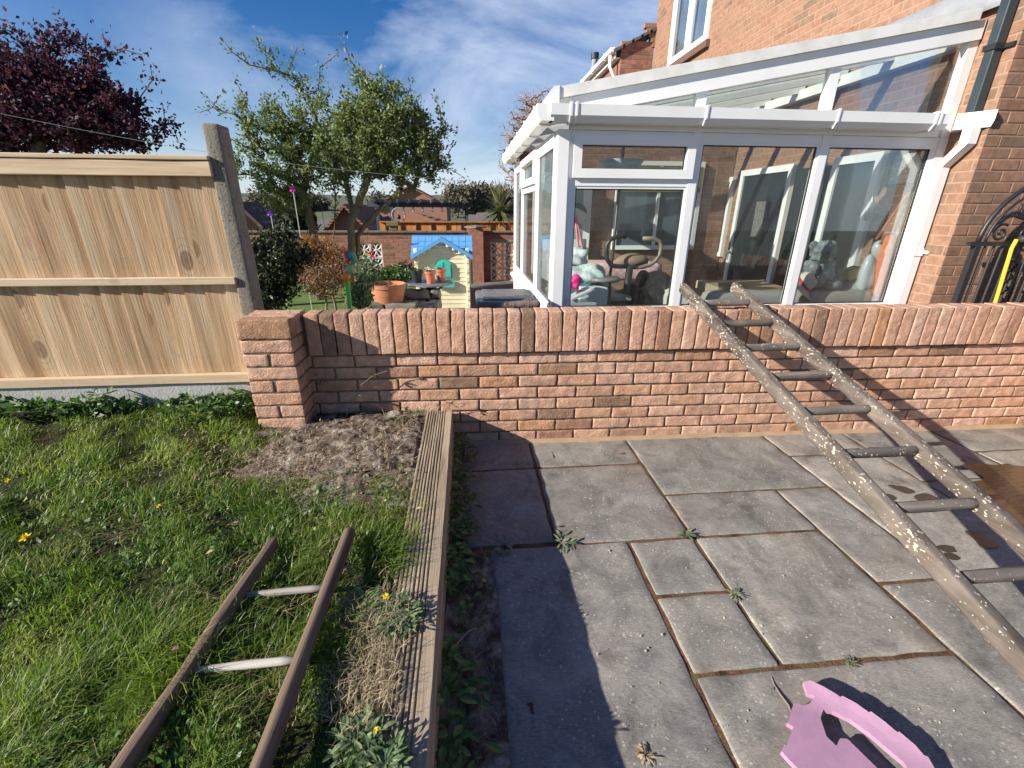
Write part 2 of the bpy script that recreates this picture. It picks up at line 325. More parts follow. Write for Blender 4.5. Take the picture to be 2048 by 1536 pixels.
        if parent: o.parent = parent; 
        return o
def tag(o, label=None, cat=None, group=None, kind=None):
    if label: o['label']=label
    if cat: o['category']=cat
    if group: o['group']=group
    if kind: o['kind']=kind
    return o
def thing(name, label, cat, group=None):
    o = bpy.data.objects.new(name, None); COL.objects.link(o); o.empty_display_size=.1
    return tag(o, label, cat, group)
def struct(o): o['kind']='structure'; return o

# ------------------------------------------------------------------ brick walls
def brickwall(parent, name, o, u, n, L, H, bw=.225, bh=.075, jt=.010, depth=.1, bmat=None, mmat=None, seg=(1,1,1), r=.004, amp=0, recess=.005, holes=(), start=0, mname='mortar', jitter=.0015, startrow=0, skipmortar=False):
    """bricks on a plane from o along u (unit) outward normal n"""
    o=Vector(o); u=Vector(u); n=Vector(n); z=Vector((0,0,1)); B=MB(); rows=int(round(H/bh))
    for row in range(rows):
        x = start-(bw/2 if (row+startrow)%2 else 0); zc=(row+.5)*bh
        while x < L-1e-3:
            a=max(x,0)+jt/2*(x>0 or 0); b=min(x+bw,L)-jt/2*(x+bw<L); x+=bw
            if b-a<.02: continue
            z0=zc-bh/2; z1=zc+bh/2; segs=[(a,b)]
            for (h0,h1,g0,g1) in holes:
                if z1>g0+.01 and z0<g1-.01:
                    ns=[]
                    for (p,q) in segs:
                        if q<=h0 or p>=h1: ns.append((p,q)); continue
                        if p<h0-.02: ns.append((p,h0))
                        if q>h1+.02: ns.append((h1,q))
                    segs=ns
            for p,q in segs:
                c=o+u*(p+q)/2+z*(zc+random.uniform(-jitter,jitter))-n*(depth/2-random.uniform(-jitter,jitter))
                B.rbox(c,((q-p)/2,depth/2,(bh-jt)/2),r,seg,amp,26,(u,-n,z),rv=min(1,max(0,random.gauss(.5,.27))))
    ob=B.build(name,bmat,parent,smooth=amp>0)
    if not skipmortar:
        Q=MB(); cuts=[(0,L,0,H)]
        for (h0,h1,g0,g1) in holes:
            new=[]
            for (a,b,c,d) in cuts:
                if h1<=a or h0>=b or g1<=c or g0>=d: new.append((a,b,c,d)); continue
                if h0>a: new.append((a,h0,c,d))
                if h1<b: new.append((h1,b,c,d))
                aa,bb=max(a,h0),min(b,h1)
                if g0>c: new.append((aa,bb,c,g0))
                if g1<d: new.append((aa,bb,g1,d))
            cuts=new
        for (a,b,c,d) in cuts:
            e=.003
            Q.prism([o+u*(a+e)+z*c-n*recess,o+u*(b-e)+z*c-n*recess,o+u*(b-e)+z*d-n*recess,o+u*(a+e)+z*d-n*recess],-n*(depth-recess-.002))
        Q.build(mname,mmat,parent)
    return ob

# ================================================================== GROUND
def nz(x,y,s,sd=0): return noise.noise(Vector((x*s+sd,y*s,sd*1.3)))
def lawn_h(x,y):
    return min(9 if x<-.34 else .214+.25*max(0,-.27-x),.235+.03*nz(x,y,1.3,3)+.014*nz(x,y,5,8)+.035*max(0,min(1,(-x-.9)))*max(0,min(1,(y-1.6))))
def sheet(x0,x1,y0,y1,nx,ny,hf,name,m,sm=True):
    B=MB(); vs=[(x0+(x1-x0)*i/nx,y0+(y1-y0)*j/ny,0) for j in range(ny+1) for i in range(nx+1)]
    vs=[(x,y,hf(x,y)) for x,y,_ in vs]
    B.add(vs,[(j*(nx+1)+i,j*(nx+1)+i+1,(j+1)*(nx+1)+i+1,(j+1)*(nx+1)+i) for j in range(ny) for i in range(nx)],.5)
    return struct(B.build(name,m,smooth=sm))
sheet(-6,-.155,-2,2.66,110,90,lawn_h,'lawn',M_EARTH)
# bare soil patch at the foot of the pier
def soil_h(x,y): 
    d=math.hypot((x+.62)/.62,(y-2.08)/.5); e=.022*max(-1,1-d*d*1.1)
    return min(9 if x<-.285 else .236,.230+e+.012*nz(x,y,12,2)+.008*nz(x,y,33,5)+.004*nz(x,y,80,5)+.002)
sheet(-1.3,-.165,1.45,2.52,190,170,soil_h,'soil',M_SOIL)
# patio: joint bed, then separately laid slabs in one paving sheet
Q=MB(); Q.add([(-.15,-2,-.004),(9,-2,-.004),(9,2.6,-.004),(-.15,2.6,-.004)],[(0,1,2,3)]); struct(Q.build('patio_bed',M_JOINT))
SL=[(-.12,.35,2.175,2.50),(.35,.97,2.175,2.50),(.97,1.88,1.86,2.50),(-.06,.35,1.56,2.175),(.35,.97,1.54,2.175),(.05,.67,.62,1.55),(.05,.67,-.3,.62),
 (.67,.97,1.235,1.54),(.67,.97,.925,1.235),(.97,1.575,.925,1.54),(.97,1.575,1.54,1.86),(.67,1.575,.02,.925),(1.575,1.88,1.22,1.86),(1.88,2.43,2.175,2.50),
 (1.88,2.43,1.22,2.175),(2.43,3.06,1.86,2.50),(2.43,3.06,1.22,1.86),(3.06,3.75,2.13,2.50),(3.06,3.75,1.22,2.13),(1.575,2.2,.62,1.22),(2.2,3.1,.3,1.22),(1.575,2.2,-.3,.62),(3.1,4,.3,1.22),(.67,1.575,-.6,.02),(2.2,4,-.3,.3)]
B=MB()
for i,(x0,x1,y0,y1) in enumerate(SL):
    h=((x1-x0)/2-.0065-random.uniform(0,.003),(y1-y0)/2-.0065-random.uniform(0,.003),.014); sg=(max(4,int(h[0]*2/.028)),max(4,int(h[1]*2/.028)),1)
    B.rbox(((x0+x1)/2,(y0+y1)/2,-.013+random.uniform(-.002,.002)),h,.006,sg,.0036,11,rv=random.random())
struct(B.build('patio_paving',M_SLAB,smooth=True))
Q=MB(); Q.prism([(-.15,2.475,-.004),(3.75,2.395,-.004),(3.75,2.425,.016),(-.15,2.505,.018)],(0,.03,0))
# soil strip between board and slabs
B=MB(); nx,ny=14,120
vs=[(-.118+.19*i/nx,-.6+3.05*j/ny,.006+.012*nz(i*.3,j*.2,1,2)+.02*max(0,1-i/5)) for j in range(ny+1) for i in range(nx+1)]
vs=[(x if y<1.5 else -.118+(x+.118)*.35,y,z) for x,y,z in vs]
B.add(vs,[(j*(nx+1)+i,j*(nx+1)+i+1,(j+1)*(nx+1)+i+1,(j+1)*(nx+1)+i) for j in range(ny) for i in range(nx)])
struct(B.build('soil_strip',M_SOIL,smooth=True))
# garden beyond the wall and far land
M_GLAWN=mat('garden_grass',lambda t,b:(setc(t,b,ramp(t,noi(t,coords(t),6,6,.7),[(.3,(.05,.09,.015)),(.6,(.12,.19,.03)),(.8,(.20,.24,.06))])),bump(t,b,noi(t,coords(t),40,4),1,.03)),rough=.95)
M_GPAV=mat('garden_paving',lambda t,b:setc(t,b,mix(t,noi(t,coords(t),5,5),(.10,.09,.08),(.20,.18,.155))),rough=.9)
Q=MB(); Q.add([(-9,2.74,-.26),(-.9,2.74,-.26),(-.9,11.1,-.26),(-9,11.1,-.26)],[(0,1,2,3)]); struct(Q.build('garden_lawn',M_GLAWN))
Q=MB(); Q.add([(-.9,2.6,-.25),(9,2.6,-.25),(9,11.1,-.25),(-.9,11.1,-.25)],[(0,1,2,3)]); struct(Q.build('garden_path',M_GPAV))
M_FAR=mat('far_land',lambda t,b:setc(t,b,mix(t,noi(t,coords(t),.2,5),(.05,.07,.03),(.13,.13,.07))),rough=1)
Q=MB(); Q.add([(-900,-40,-.6),(900,-40,-.6),(900,1500,-.6),(-900,1500,-.6)],[(0,1,2,3)]); struct(Q.build('ground',M_FAR))
B=MB(); nx,ny=70,14
def hh(x,y): 
    t=max(0,min(1,(y-70)/110)); return -.7+t*t*(3-2*t)*(6.5+2.5*noise.noise(Vector((x*.012+3,0,0)))+1.5*noise.noise(Vector((x*.05,y*.05,0))))
vs=[(-330+660*i/nx,60+200*j/ny,hh(-330+660*i/nx,60+200*j/ny)) for j in range(ny+1) for i in range(nx+1)]
B.add(vs,[(j*(nx+1)+i,j*(nx+1)+i+1,(j+1)*(nx+1)+i+1,(j+1)*(nx+1)+i) for j in range(ny) for i in range(nx)]); struct(B.build('hill',M_FAR,smooth=True))

# ================================================================== NEAR BRICK WALL
WT=.835
gw=thing('garden_wall','low rustic pink brick wall with upright brick coping between patio and garden','brick wall')
u=Vector((1,-.0205,0)).normalized(); n=Vector((-u.y*-1*-1,-1,0)); n=Vector((u.y,-u.x,0))
WO=Vector((-.93,2.515,0)); WL=4.72
BH=.0742
brickwall(gw,'brick_courses',WO,u,n,WL,BH*8,.236,BH,.011,.1,M_BRICK,M_MORTAR,(16,1,5),.004,.0022,.009,start=-.09,mname='mortar_joints')
B=MB(); x=0.03; i=0
while x<WL:
    wd=.0725; B.rbox(WO+u*(x+wd/2)+Vector((0,0,BH*8+.006+(WT-BH*8-.006)/2+random.uniform(-.002,.003)))-n*(.05-.012+random.uniform(-.002,.002)),(wd/2,.062,(WT-BH*8-.006)/2),.0035,(5,3,16),.0016,34,(Matrix.Rotation(random.gauss(0,.012),3,n)@u,-n,Matrix.Rotation(random.gauss(0,.012),3,n)@Vector((0,0,1))),rv=min(1,max(0,random.gauss(.5,.28))))
    x+=.0795; i+=1
B.build('coping_bricks',M_BRICK,gw,smooth=True)
Q=MB(); e=n*-.006
Q.prism([WO+e+Vector((0,0,BH*8)),WO+u*WL+e+Vector((0,0,BH*8)),WO+u*WL+e+Vector((0,0,WT-.012)),WO+e+Vector((0,0,WT-.012))],-n*.085)
Q.build('coping_mortar',M_MORTAR,gw)
# back skin of the wall, seen from the garden side
Q=MB(); Q.prism([WO-n*.101+Vector((0,0,-.3)),WO+u*WL-n*.101+Vector((0,0,-.3)),WO+u*WL-n*.101+Vector((0,0,BH*8+.03)),WO-n*.101+Vector((0,0,BH*8+.03))],-n*.03); Q.build('rear_skin',M_BRICK,gw)
Q=MB(); Q.prism([WO+u*.78+n*.002+Vector((0,0,.0)),WO+u*.78+n*.028+Vector((0,0,.0)),WO+u*.78+n*.002+Vector((0,0,.02))],u*3.9); Q.build('base_fillet',mat('fillet_mortar',lambda t,b:setc(t,b,mix(t,noi(t,coords(t),12,5),(.22,.14,.08),(.42,.29,.18))),rough=.95),gw)
# return of the wall at the right, coming towards the camera
rw=thing('return_wall','short pink brick return at the right end of the low patio wall','brick wall')
brickwall(rw,'brick_courses',(3.72,2.38,0),(0,-1,0),(-1,0,0),1.3,BH*8,.236,BH,.011,.1,M_BRICK,M_MORTAR,(6,1,3),.011,.003,.009,start=-.1)
B=MB(); y=2.34
while y>1.1:
    B.rbox((3.76,y,BH*8+.12),(.062,.035,.118),.012,(2,2,6),.004,24); y-=.0795
B.build('coping_bricks',M_BRICK,rw,smooth=True)
# pier
pr=thing('brick_pier','square pink brick pier at the left end of the low wall beside the fence post','brick pier')
PX0,PX1,PY0,PY1=-1.185,-.925,2.345,2.60
B=MB(); zc=.178; row=0
while zc<.76:
    fx=[(PX0,PX1)] if row%2 else [(PX0,(PX0+PX1)/2-.004),((PX0+PX1)/2+.006,PX1)]
    if row%2: 
        pieces=[(PX0,PX1,PY0,PY0+.11),(PX0,PX1-.12,PY0+.12,PY1),(PX1-.11,PX1,PY0+.12,PY1)]
    else: pieces=[(PX0,(PX0+PX1)/2-.005,PY0,PY1-.12),((PX0+PX1)/2+.005,PX1,PY0,PY0+.215),(PX0,PX1,PY0+.225,PY1)]
    for a,b,c,d in pieces:
        if d-c<.03: continue
        B.rbox(((a+b)/2,(c+d)/2,zc),((b-a)/2-.002,(d-c)/2-.002,(BH-.010)/2),.0045,(10,6,4),.0026,26,rv=min(1,max(0,random.gauss(.45,.3))))
    zc+=BH; row+=1
ztop0=zc-BH/2+.004
for k,(c,d) in enumerate([(PY0,PY0+.085),(PY0+.092,PY0+.17),(PY0+.177,PY1)]):
    B.rbox(((PX0+PX1)/2,(c+d)/2,(ztop0+WT+.005)/2),((PX1-PX0)/2+.002,(d-c)/2,(WT+.005-ztop0)/2),.005,(12,3,6),.003,30,rv=[.93,.35,.6][k])
B.build('pier_bricks',M_BRICK,pr,smooth=True)
Q=MB(); Q.box((PX0+.007,PY0+.007,.05),(PX1-.007,PY1-.007,WT-.012)); Q.build('mortar_joints',M_MORTAR,pr)

# ================================================================== FENCE
FY=2.62
fe=thing('timber_fence','new tan featheredge timber fence panel with pale rails left of the concrete post','fence')
B=MB(); x=-1.20; k=0
while x>-6.3:
    x0=x-.128; z0=.425; z1=1.60+.0
    B.add([(x0,FY-.018,z0),(x,FY-.004,z0),(x,FY+.002,z0),(x0,FY+.004,z0),(x0,FY-.018,z1),(x,FY-.004,z1),(x,FY+.002,z1),(x0,FY+.004,z1)],[(0,3,2,1),(4,5,6,7),(0,1,5,4),(1,2,6,5),(2,3,7,6),(3,0,4,7)],random.random()); x-=.106
# thick edge faces left so the overlaps throw narrow shadows
B.build('featheredge_boards',M_FENCE,fe)
def rail(nm,z0,z1,y0,y1): 
    B=MB(); B.rbox((-3.72,(y0+y1)/2,(z0+z1)/2),(2.47,(y1-y0)/2,(z1-z0)/2),.004,(60,1,1),.0015,3,rv=random.random()); B.build(nm,M_RAIL,fe)
rail('top_rail',1.515,1.585,FY-.052,FY-.018); rail('cap_rail',1.588,1.608,FY-.058,FY+.03); rail('middle_rail',.985,1.025,FY-.05,FY-.018); rail('bottom_rail',.425,.478,FY-.052,FY-.018)
gb=MB(); gb.rbox((-3.72,FY-.01,.29),(2.47,.025,.13),.006,(40,1,2),.002,3); tag(gb.build('gravel_board',M_GRAVB,smooth=False),'pale grey concrete gravel board along the foot of the timber fence','gravel board')
cp=MB()
x0,x1,y0,y1=-1.262,-1.182,2.585,2.70
cp.rbox(((x0+x1)/2,(y0+y1)/2,.86),((x1-x0)/2,(y1-y0)/2,.89),.01,(3,4,40),.003,10)
tag(cp.build('fence_post',M_CONC,smooth=True),'weathered grey concrete fence post standing taller than the fence panel','fence post')

# ================================================================== DECKING BOARD EDGE
de=thing('timber_edging','grooved weathered decking board edging the raised lawn above the patio','timber edging')
B=MB(); prof=[]; xL,xR=-.272,-.122; zt=.243
gx=[xL+.003+i*.0137 for i in range(8)]
pts=[(xL,zt-.028),(xL,zt-.004)]
for g in gx: pts+=[(g+.002,zt),(g+.0075,zt),(g+.009,zt-.006),(g+.0125,zt-.006)]
pts+=[(gx[-1]+.0137,zt),(xR-.003,zt),(xR,zt-.004),(xR,zt-.028)]
ny=90; vs=[]
for j in range(ny+1):
    y=-.8+(2.475+.8)*j/ny
    for (x,z) in pts: vs.append((x+.003*nz(0,y,2,1)+.0015*nz(x*20,y,9,4),y,z+.002*nz(x*10,y,6,2)))
k=len(pts); B.add(vs,[(j*k+i,j*k+i+1,(j+1)*k+i+1,(j+1)*k+i) for j in range(ny) for i in range(k-1)]+[tuple(ny*k+i for i in range(k)),tuple(range(k))[::-1]],.5)
B.build('grooved_board',M_DECK,de)
B=MB(); B.rbox((-.132,.84,.107),(.012,1.635,.106),.003,(1,60,4),.002,8,rv=.75); B.build('riser_board',M_DECK,de)

# ================================================================== LADDERS
def stile(p0,p1,wx,wz,taper=1,rough=.002,seg=40,r=.011):
    p0=Vector(p0); p1=Vector(p1); d=(p1-p0).normalized(); s=Vector((1,0,0)); s=(s-d*s.dot(d)).normalized(); nn=s.cross(d)
    B=MB(); B.rbox((p0+p1)/2,(wx/2,(p1-p0).length/2,wz/2),r,(3,seg,3),rough,5,(s,d,nn),rv=random.random()); return B
LW,LH=.042,.060
la=thing('wooden_ladder','paint-splattered wooden ladder leaning low across the patio against the brick wall','ladder')
def lz(y): return .872+.283*(y-2.46)
stile((1.318,-.62,lz(-.62)),(1.305,2.67,lz(2.67)),LW,LH,r=.008).build('stile',M_LADDER,la,smooth=True)
stile((1.66,-.62,lz(-.62)),(1.638,2.67,lz(2.67)),LW,LH,r=.008).build('stile',M_LADDER,la,smooth=True)
for i in range(14):
    y=2.46-.2305*i
    if y<-.5: break
    B=MB(); B.tube([(1.31+.346*q/6,y,lz(y)+random.uniform(-.0015,.0015)) for q in range(7)],[.016,.0185,.0195,.020,.0192,.0185,.016],7); B.build('rung',M_RUNG,la,smooth=True)
lo=thing('old_ladder','old brown wooden ladder with bleached rungs lying in the grass','ladder')
LZ=.285
stile((-.80,-.25,LZ),(-.700,1.325,LZ+.005),.031,.044,r=.008,rough=.003).build('stile',M_OLDW,lo,smooth=True)
stile((-.463,-.25,LZ+.02),(-.449,1.352,LZ+.012),.044,.046,r=.02,rough=.003).build('stile',M_OLDW,lo,smooth=True)
for y in (1.098,.862,.590,.35,.11):
    B=MB(); xa=-.745+(y-.6)*.055; B.tube([(xa+(-.456-xa)*q/5,y+.004*q/5,LZ-.004+.004*q/5) for q in range(6)],[.007,.009,.0105,.011,.011,.010],10); B.build('rung',M_OLDR,lo,smooth=True)

# ================================================================== PINK FOAM MAT
pm=MB()
# outline surveyed on the ground plane, then curled up along its long right-hand edge
def G0(px,py): p=atZ(px,py,.05); return (p.x,p.y)
def curl(x,y):
    a=Vector(G0(1617,1363)); b=Vector(G0(1859,1517)); d=(b-a).normalized(); nn=Vector((-d.y,d.x))
    s=(Vector((x,y))-a).dot(nn); t=(Vector((x,y))-a).dot(d)/(b-a).length
    k=max(0,1-(.02-s)/.10) if s<.02 else 1
    return .027+.024*k*k*(0.6+.6*math.sin(math.pi*min(1,max(0,t))))+.006*math.sin(t*6+1)*(.3+k)
def G(px,py):
    z=.02
    for _ in range(8): p=atZ(px,py,z+.010); z=curl(p.x,p.y)
    return (p.x,p.y)
main=[G(*p) for p in [(1606,1366),(1614,1389),(1630,1394),(1618,1409),(1605,1414),(1595,1409),(1586,1411),(1579,1438),(1573,1448),(1586,1455),(1578,1478),(1573,1494),(1566,1496),(1562,1504),(1572,1516),(1600,1545),(1640,1600),(1900,1640),(1880,1560),(1855,1516),(1846,1512),(1830,1493),(1797,1465),(1794,1467),(1768,1445),(1741,1425),(1737,1427),(1712,1409),(1684,1394),(1680,1396),(1648,1376),(1620,1363)]]
hole=[G(*p) for p in [(1646,1421),(1640,1438),(1652,1475),(1672,1494),(1679,1479),(1694,1480),(1772,1556),(1812,1568),(1813,1536),(1806,1526),(1740,1470),(1700,1441),(1664,1424)]]
import bmesh
bm=bmesh.new()
def loop(pts): 
    vs=[bm.verts.new((x,y,0)) for x,y in pts]; return [bm.edges.new((vs[i],vs[(i+1)%len(vs)])) for i in range(len(vs))]
def dens(pts):
    o=[]
    for i in range(len(pts)):
        a=Vector(pts[i]); b=Vector(pts[(i+1)%len(pts)]); k=max(1,int((b-a).length/.02)); o+= [tuple(a+(b-a)*q/k) for q in range(k)]
    return o
es=loop(dens(main))+loop(dens(hole)); bmesh.ops.triangle_fill(bm,use_beauty=True,use_dissolve=False,edges=es)
for it in range(2):
    le=[e for e in bm.edges if e.calc_length()>.03]
    if le: bmesh.ops.subdivide_edges(bm,edges=le,cuts=1)
    bmesh.ops.triangulate(bm,faces=bm.faces)
for v in bm.verts: v.co.z=curl(v.co.x,v.co.y)
bmesh.ops.recalc_face_normals(bm,faces=bm.faces)
if sum(f.normal.z for f in bm.faces)<0: bmesh.ops.reverse_faces(bm,faces=bm.faces)
r=bmesh.ops.extrude_face_region(bm,geom=list(bm.faces))
for v in [g for g in r['geom'] if isinstance(g,bmesh.types.BMVert)]: v.co.z+=.015
bmesh.ops.recalc_face_normals(bm,faces=bm.faces)
me=bpy.data.meshes.new('foam_mat'); bm.to_mesh(me); bm.free(); me.materials.append(M_MAT)
mo=bpy.data.objects.new('foam_mat',me); COL.objects.link(mo); tag(mo,'pink foam play mat piece with jigsaw edges and cut-out lying on the patio','play mat')
#PART2
# ================================================================== HOUSE
WX=3.67; CY=3.25          # side wall plane and its front corner
FYc=3.55                  # conservatory front glazing plane
SX=.665; BY=6.45          # conservatory side plane and rear end
ho=thing('brick_house','tall orange-brown brick house at the right behind the conservatory','house')
wy0=atX(1418,60,WX).y; wy1=atX(1345,60,WX).y; wz0=atX(1345,130,WX).z; wz1=wz0+1.15
HY=atX(1308,100,WX).y
brickwall(ho,'side_wall',(WX,HY,-.3),(0,-1,0),(-1,0,0),HY-CY,5.85,.225,.075,.010,.1,M_HBRICK,M_HMORTAR,(1,1,1),.003,0,.002,holes=((HY-wy1,HY-wy0,wz0+.3,wz1+.3),),mname='side_mortar',jitter=.0012)
brickwall(ho,'front_wall',(WX+.005,CY,-.3),(1,0,0),(0,-1,0),2.6,5.85,.225,.075,.010,.1,M_HBRICK,M_HMORTAR,(1,1,1),.003,0,.0035,mname='front_mortar',start=-.11)
# corbelled eaves at the far end of the side wall
B=MB(); 
for k in range(5): B.box((WX-.045*(k+1),HY-.02,4.28+.075*k),(WX+.02,HY+.10,4.28+.075*(k+1)-.006))
B.build('eaves_corbel',M_HBRICK,ho)
# upper window
hw=thing('dummy','','') if 0 else None
def framebox(B,o,u,v,a0,a1,b0,b1,th,dn,d0=0):
    """rectangular ring in plane (u,v) from a0..a1,b0..b1, member width th, thickness along dn"""
    def q(a,b,c): return Vector(o)+Vector(u)*a+Vector(v)*b+Vector(dn)*c
    def bar(a,b,c,d): 
        B.prism([q(a,c,d0),q(b,c,d0),q(b,d,d0),q(a,d,d0)],Vector(dn)*1.0*(abs_d))
    abs_d=framebox.depth
    bar(a0,a1,b1-th,b1); bar(a0,a1,b0,b0+th); bar(a0,a0+th,b0+th,b1-th); bar(a1-th,a1,b0+th,b1-th)
framebox.depth=.06
B=MB(); o=(WX+.02,wy1,0); uu=(0,-1,0); vv=(0,0,1); dn=(-1,0,0)
framebox.depth=.05; W=wy1-wy0
framebox(B,o,uu,vv,0,W,wz0,wz1,.055,dn)
framebox(B,o,uu,vv,.05,W/2+.015,wz0+.05,wz1-.05,.045,dn,.012); framebox(B,o,uu,vv,W/2+.02,W-.05,wz0+.05,wz1-.05,.04,dn,.006)
win=B.build('window',M_UPVC,ho)
B=MB(); B.prism([(WX+.005,wy1-.06,wz0+.06),(WX+.005,wy0+.06,wz0+.06),(WX+.005,wy0+.06,wz1-.06),(WX+.005,wy1-.06,wz1-.06)],(.01,0,0)); B.build('pane',M_GLASS,win)
B=MB(); B.box((WX+.09,wy0-.1,wz0-.1),(WX+.1,wy1+.1,wz1+.1)); B.build('blind',mat('pale_blind',color=(.12,.15,.2),rough=.8),win)
B=MB(); y=wy0-.06
while y<wy1+.06: B.rbox((WX-.015,y,wz0-.055),(.05,.028,.05),.004,(1,1,1)); y+=.066
B.build('window_sill',mat('dark_brick',color=(.14,.075,.055),rough=.9),ho)
# drainpipe (dark) with clip
dp=thing('drainpipe','dark grey square drainpipe on the brick house above the conservatory gutter','drainpipe')
a=atX(1985,0,WX-.03); b=atX(1938,215,WX-.03)
yy=(a.y+b.y)/2
B=MB(); B.rbox((WX-.045,3.36,3.55),(.033,.033,1.62),.006,(1,1,1)); B.build('pipe',M_PIPE,dp)
B=MB(); B.box((WX-.088,3.318,2.40),(WX-.002,3.402,2.435)); B.box((WX-.02,3.26,2.405),(WX-.003,3.32,2.43)); B.build('clip',M_BLACK,dp)
# neighbouring single-storey extension
ex=thing('house_extension','dark red brick extension with lean-to tiled roof and white gutter beyond the house','extension')
EY=HY+.02
e0=atY(1237,170,EY).x
zt0=atY(1237,100,EY).z; zt1=atY(1307,64,EY).z
brickwall(ex,'wall',(e0,EY,zt0-2.4),(1,0,0),(0,-1,0),WX-e0,2.55,.225,.075,.010,.1,M_FBRICK,M_FMORTAR,(1,1,1),.003,0,.004,mname='mortar')
B=MB(); B.prism([(e0-.02,EY+.012,zt0-.05),(WX+.1,EY+.012,zt1-.05),(WX+.1,EY+.012,zt0+.10),(e0-.02,EY+.012,zt0-.3)],(0,.08,0)); 
rise=(zt1-zt0)/(WX-e0)
B=MB()
for k in range(5):
    xa=e0-.16+k*(WX+.05-e0+.16)/5; xb=xa+(WX+.05-e0+.16)/5+.04
    za=zt0+(xa-e0)*rise; zb=zt0+(xb-e0)*rise
    B.prism([(xa,EY-.07,za+.075),(xb,EY-.07,zb+.06),(xb,EY-.07,zb+.02),(xa,EY-.07,za+.02)],(0,8,0))
B.build('roof',mat('dark_tile',concm((.07,.06,.055),(.17,.15,.13),False),rough=.95),ex)
B=MB(); B.prism([(e0,EY-.005,zt0-.02),(WX,EY-.005,zt1-.03),(WX,EY-.005,zt1-.35),(e0,EY-.005,zt0-.02)],(0,-.001,0))
B=MB(); g=e0-.17
B.rbox((g,EY+3.9,zt0-.01),(.055,3.95,.045),.02,(2,1,2)); B.box((g+.06,EY+.0,zt0-.12),(g+.075,EY+8,zt0+.03))
B.box((g+.06,EY+.02,zt0-.13),(e0,EY+8,zt0-.115))
for k in range(8): B.box((g-.06,EY+.4+k*.95,zt0-.07),(g+.06,EY+.43+k*.95,zt0+.045))
B.build('gutter',M_UPVC,ex)
B=MB(); B.tube([(g,EY+.1,zt0-.05),(g,EY+.1,zt0-.25),(e0-.05,EY+.1,zt0-.45),(e0-.05,EY+.1,zt0-2.2)],.035,4); B.build('downpipe',M_UPVC,ex)
B=MB(); B.box((e0,EY+.1,zt0-2.4),(e0+.1,EY+8,zt0-.1)); B.build('side_wall',M_FBRICK,ex)
B=MB(); fx=atY(1190,112,EY+2.6); B.tube([(fx.x,EY+2.6,fx.z-1.5),(fx.x,EY+2.6,fx.z-.06)],.07,14); B.build('flue_pipe',M_LEAD,ex)
B=MB(); B.tube([(fx.x,EY+2.6,fx.z-.06),(fx.x,EY+2.6,fx.z+.06)],.095,14); B.build('flue_cap',M_BLACK,ex)

# ================================================================== CONSERVATORY
co=thing('conservatory','white framed lean-to conservatory with dusty glass panes attached to the brick house','conservatory')
def PF(px,py,dy=0): p=atY(px,py,FYc+dy); return p
zg=PF(1500,262).z-.02            # underside of eave
ztr=(PF(1260,350).z+PF(1260,378).z)/2
SILL=.60; FB=-.25; zgt=PF(1500,243).z
def vbar(B,pxt,pyt,pxb,pyb,wd,z0,z1,d0=-.03,d1=.04):
    x=(PF(pxt,pyt).x+PF(pxb,pyb).x)/2; B.rbox((x,FYc+(d0+d1)/2,(z0+z1)/2),(wd/2,(d1-d0)/2,(z1-z0)/2),.006,(1,1,1)); return x
B=MB()
# corner post
B.rbox((SX+.03,FYc+.0,(zg+FB)/2),(.045,.045,(zg-FB)/2),.006,(1,1,1))
xm1=(PF(1388,320).x+PF(1362,500).x)/2; xm2=(PF(1641,270).x+PF(1582,600).x)/2; xr=WX-.035
HX=xm1-.0
B.box((SX+.076,FYc-.025,FB),(SX+.12,FYc+.035,zg))
B.box((xm1-.032,FYc-.028,FB),(xm1+.032,FYc+.04,zg-.0)); B.box((xm2-.032,FYc-.03,FB),(xm2+.032,FYc+.04,zg)); B.box((xr-.035,FYc-.03,FB),(xr+.034,FYc+.04,2.9 if 0 else zg))
B.box((xr-.06,FYc-.02,FB),(xr-.036,FYc+.03,zg))
B.box((SX+.12,FYc-.024,ztr-.03),(xm1-.032,FYc+.034,ztr+.03))
B.box((SX+.12,FYc-.022,zg-.06),(xm1-.032,FYc+.034,zg-.001)); B.box((xm1+.032,FYc-.022,zg-.06),(xm2-.032,FYc+.034,zg-.001)); B.box((xm2+.032,FYc-.022,zg-.06),(xr-.06,FYc+.034,zg-.001))
for a,b in ((SX+.12,xm1-.032),(xm1+.032,xm2-.032),(xm2+.032,xr-.06)): B.box((a,FYc-.022,SILL-.05),(b,FYc+.034,SILL+.02)); 
B.box((SX-.06,FYc-.08,SILL-.09),(xr+.03,FYc+.05,SILL-.051))
# bead rings around each front pane
framebox.depth=.012
o=(0,FYc-.026,0)
for a,b,c,d in ((SX+.12,xm1-.032,SILL+.02,ztr-.03),(xm1+.032,xm2-.032,SILL+.02,zg-.06),(xm2+.032,xr-.06,SILL+.02,zg-.06)):
    framebox(B,(0,FYc-.018,0),(1,0,0),(0,0,1),a,b,c,d,.018,(0,1,0))
fr=B.build('front_frame',M_UPVC,co)
B=MB(); framebox.depth=.05; framebox(B,(0,FYc-.048,0),(1,0,0),(0,0,1),SX+.105,xm1-.012,ztr+.022,zg-.03,.062,(0,1,0)); op=B.build('opening_window',M_UPVC,co)
framebox.depth=.012
B=MB()
for a,b,c,d in ((SX+.138,xm1-.05,SILL+.038,ztr-.048),(xm1+.05,xm2-.05,SILL+.038,zg-.078),(xm2+.05,xr-.078,SILL+.038,zg-.078),(SX+.167,xm1-.074,ztr+.084,zg-.092)):
    framebox(B,(0,FYc-.012,0),(1,0,0),(0,0,1),a,b,c,d,.008,(0,1,0))
B.build('glazing_gasket',M_GASK,co)
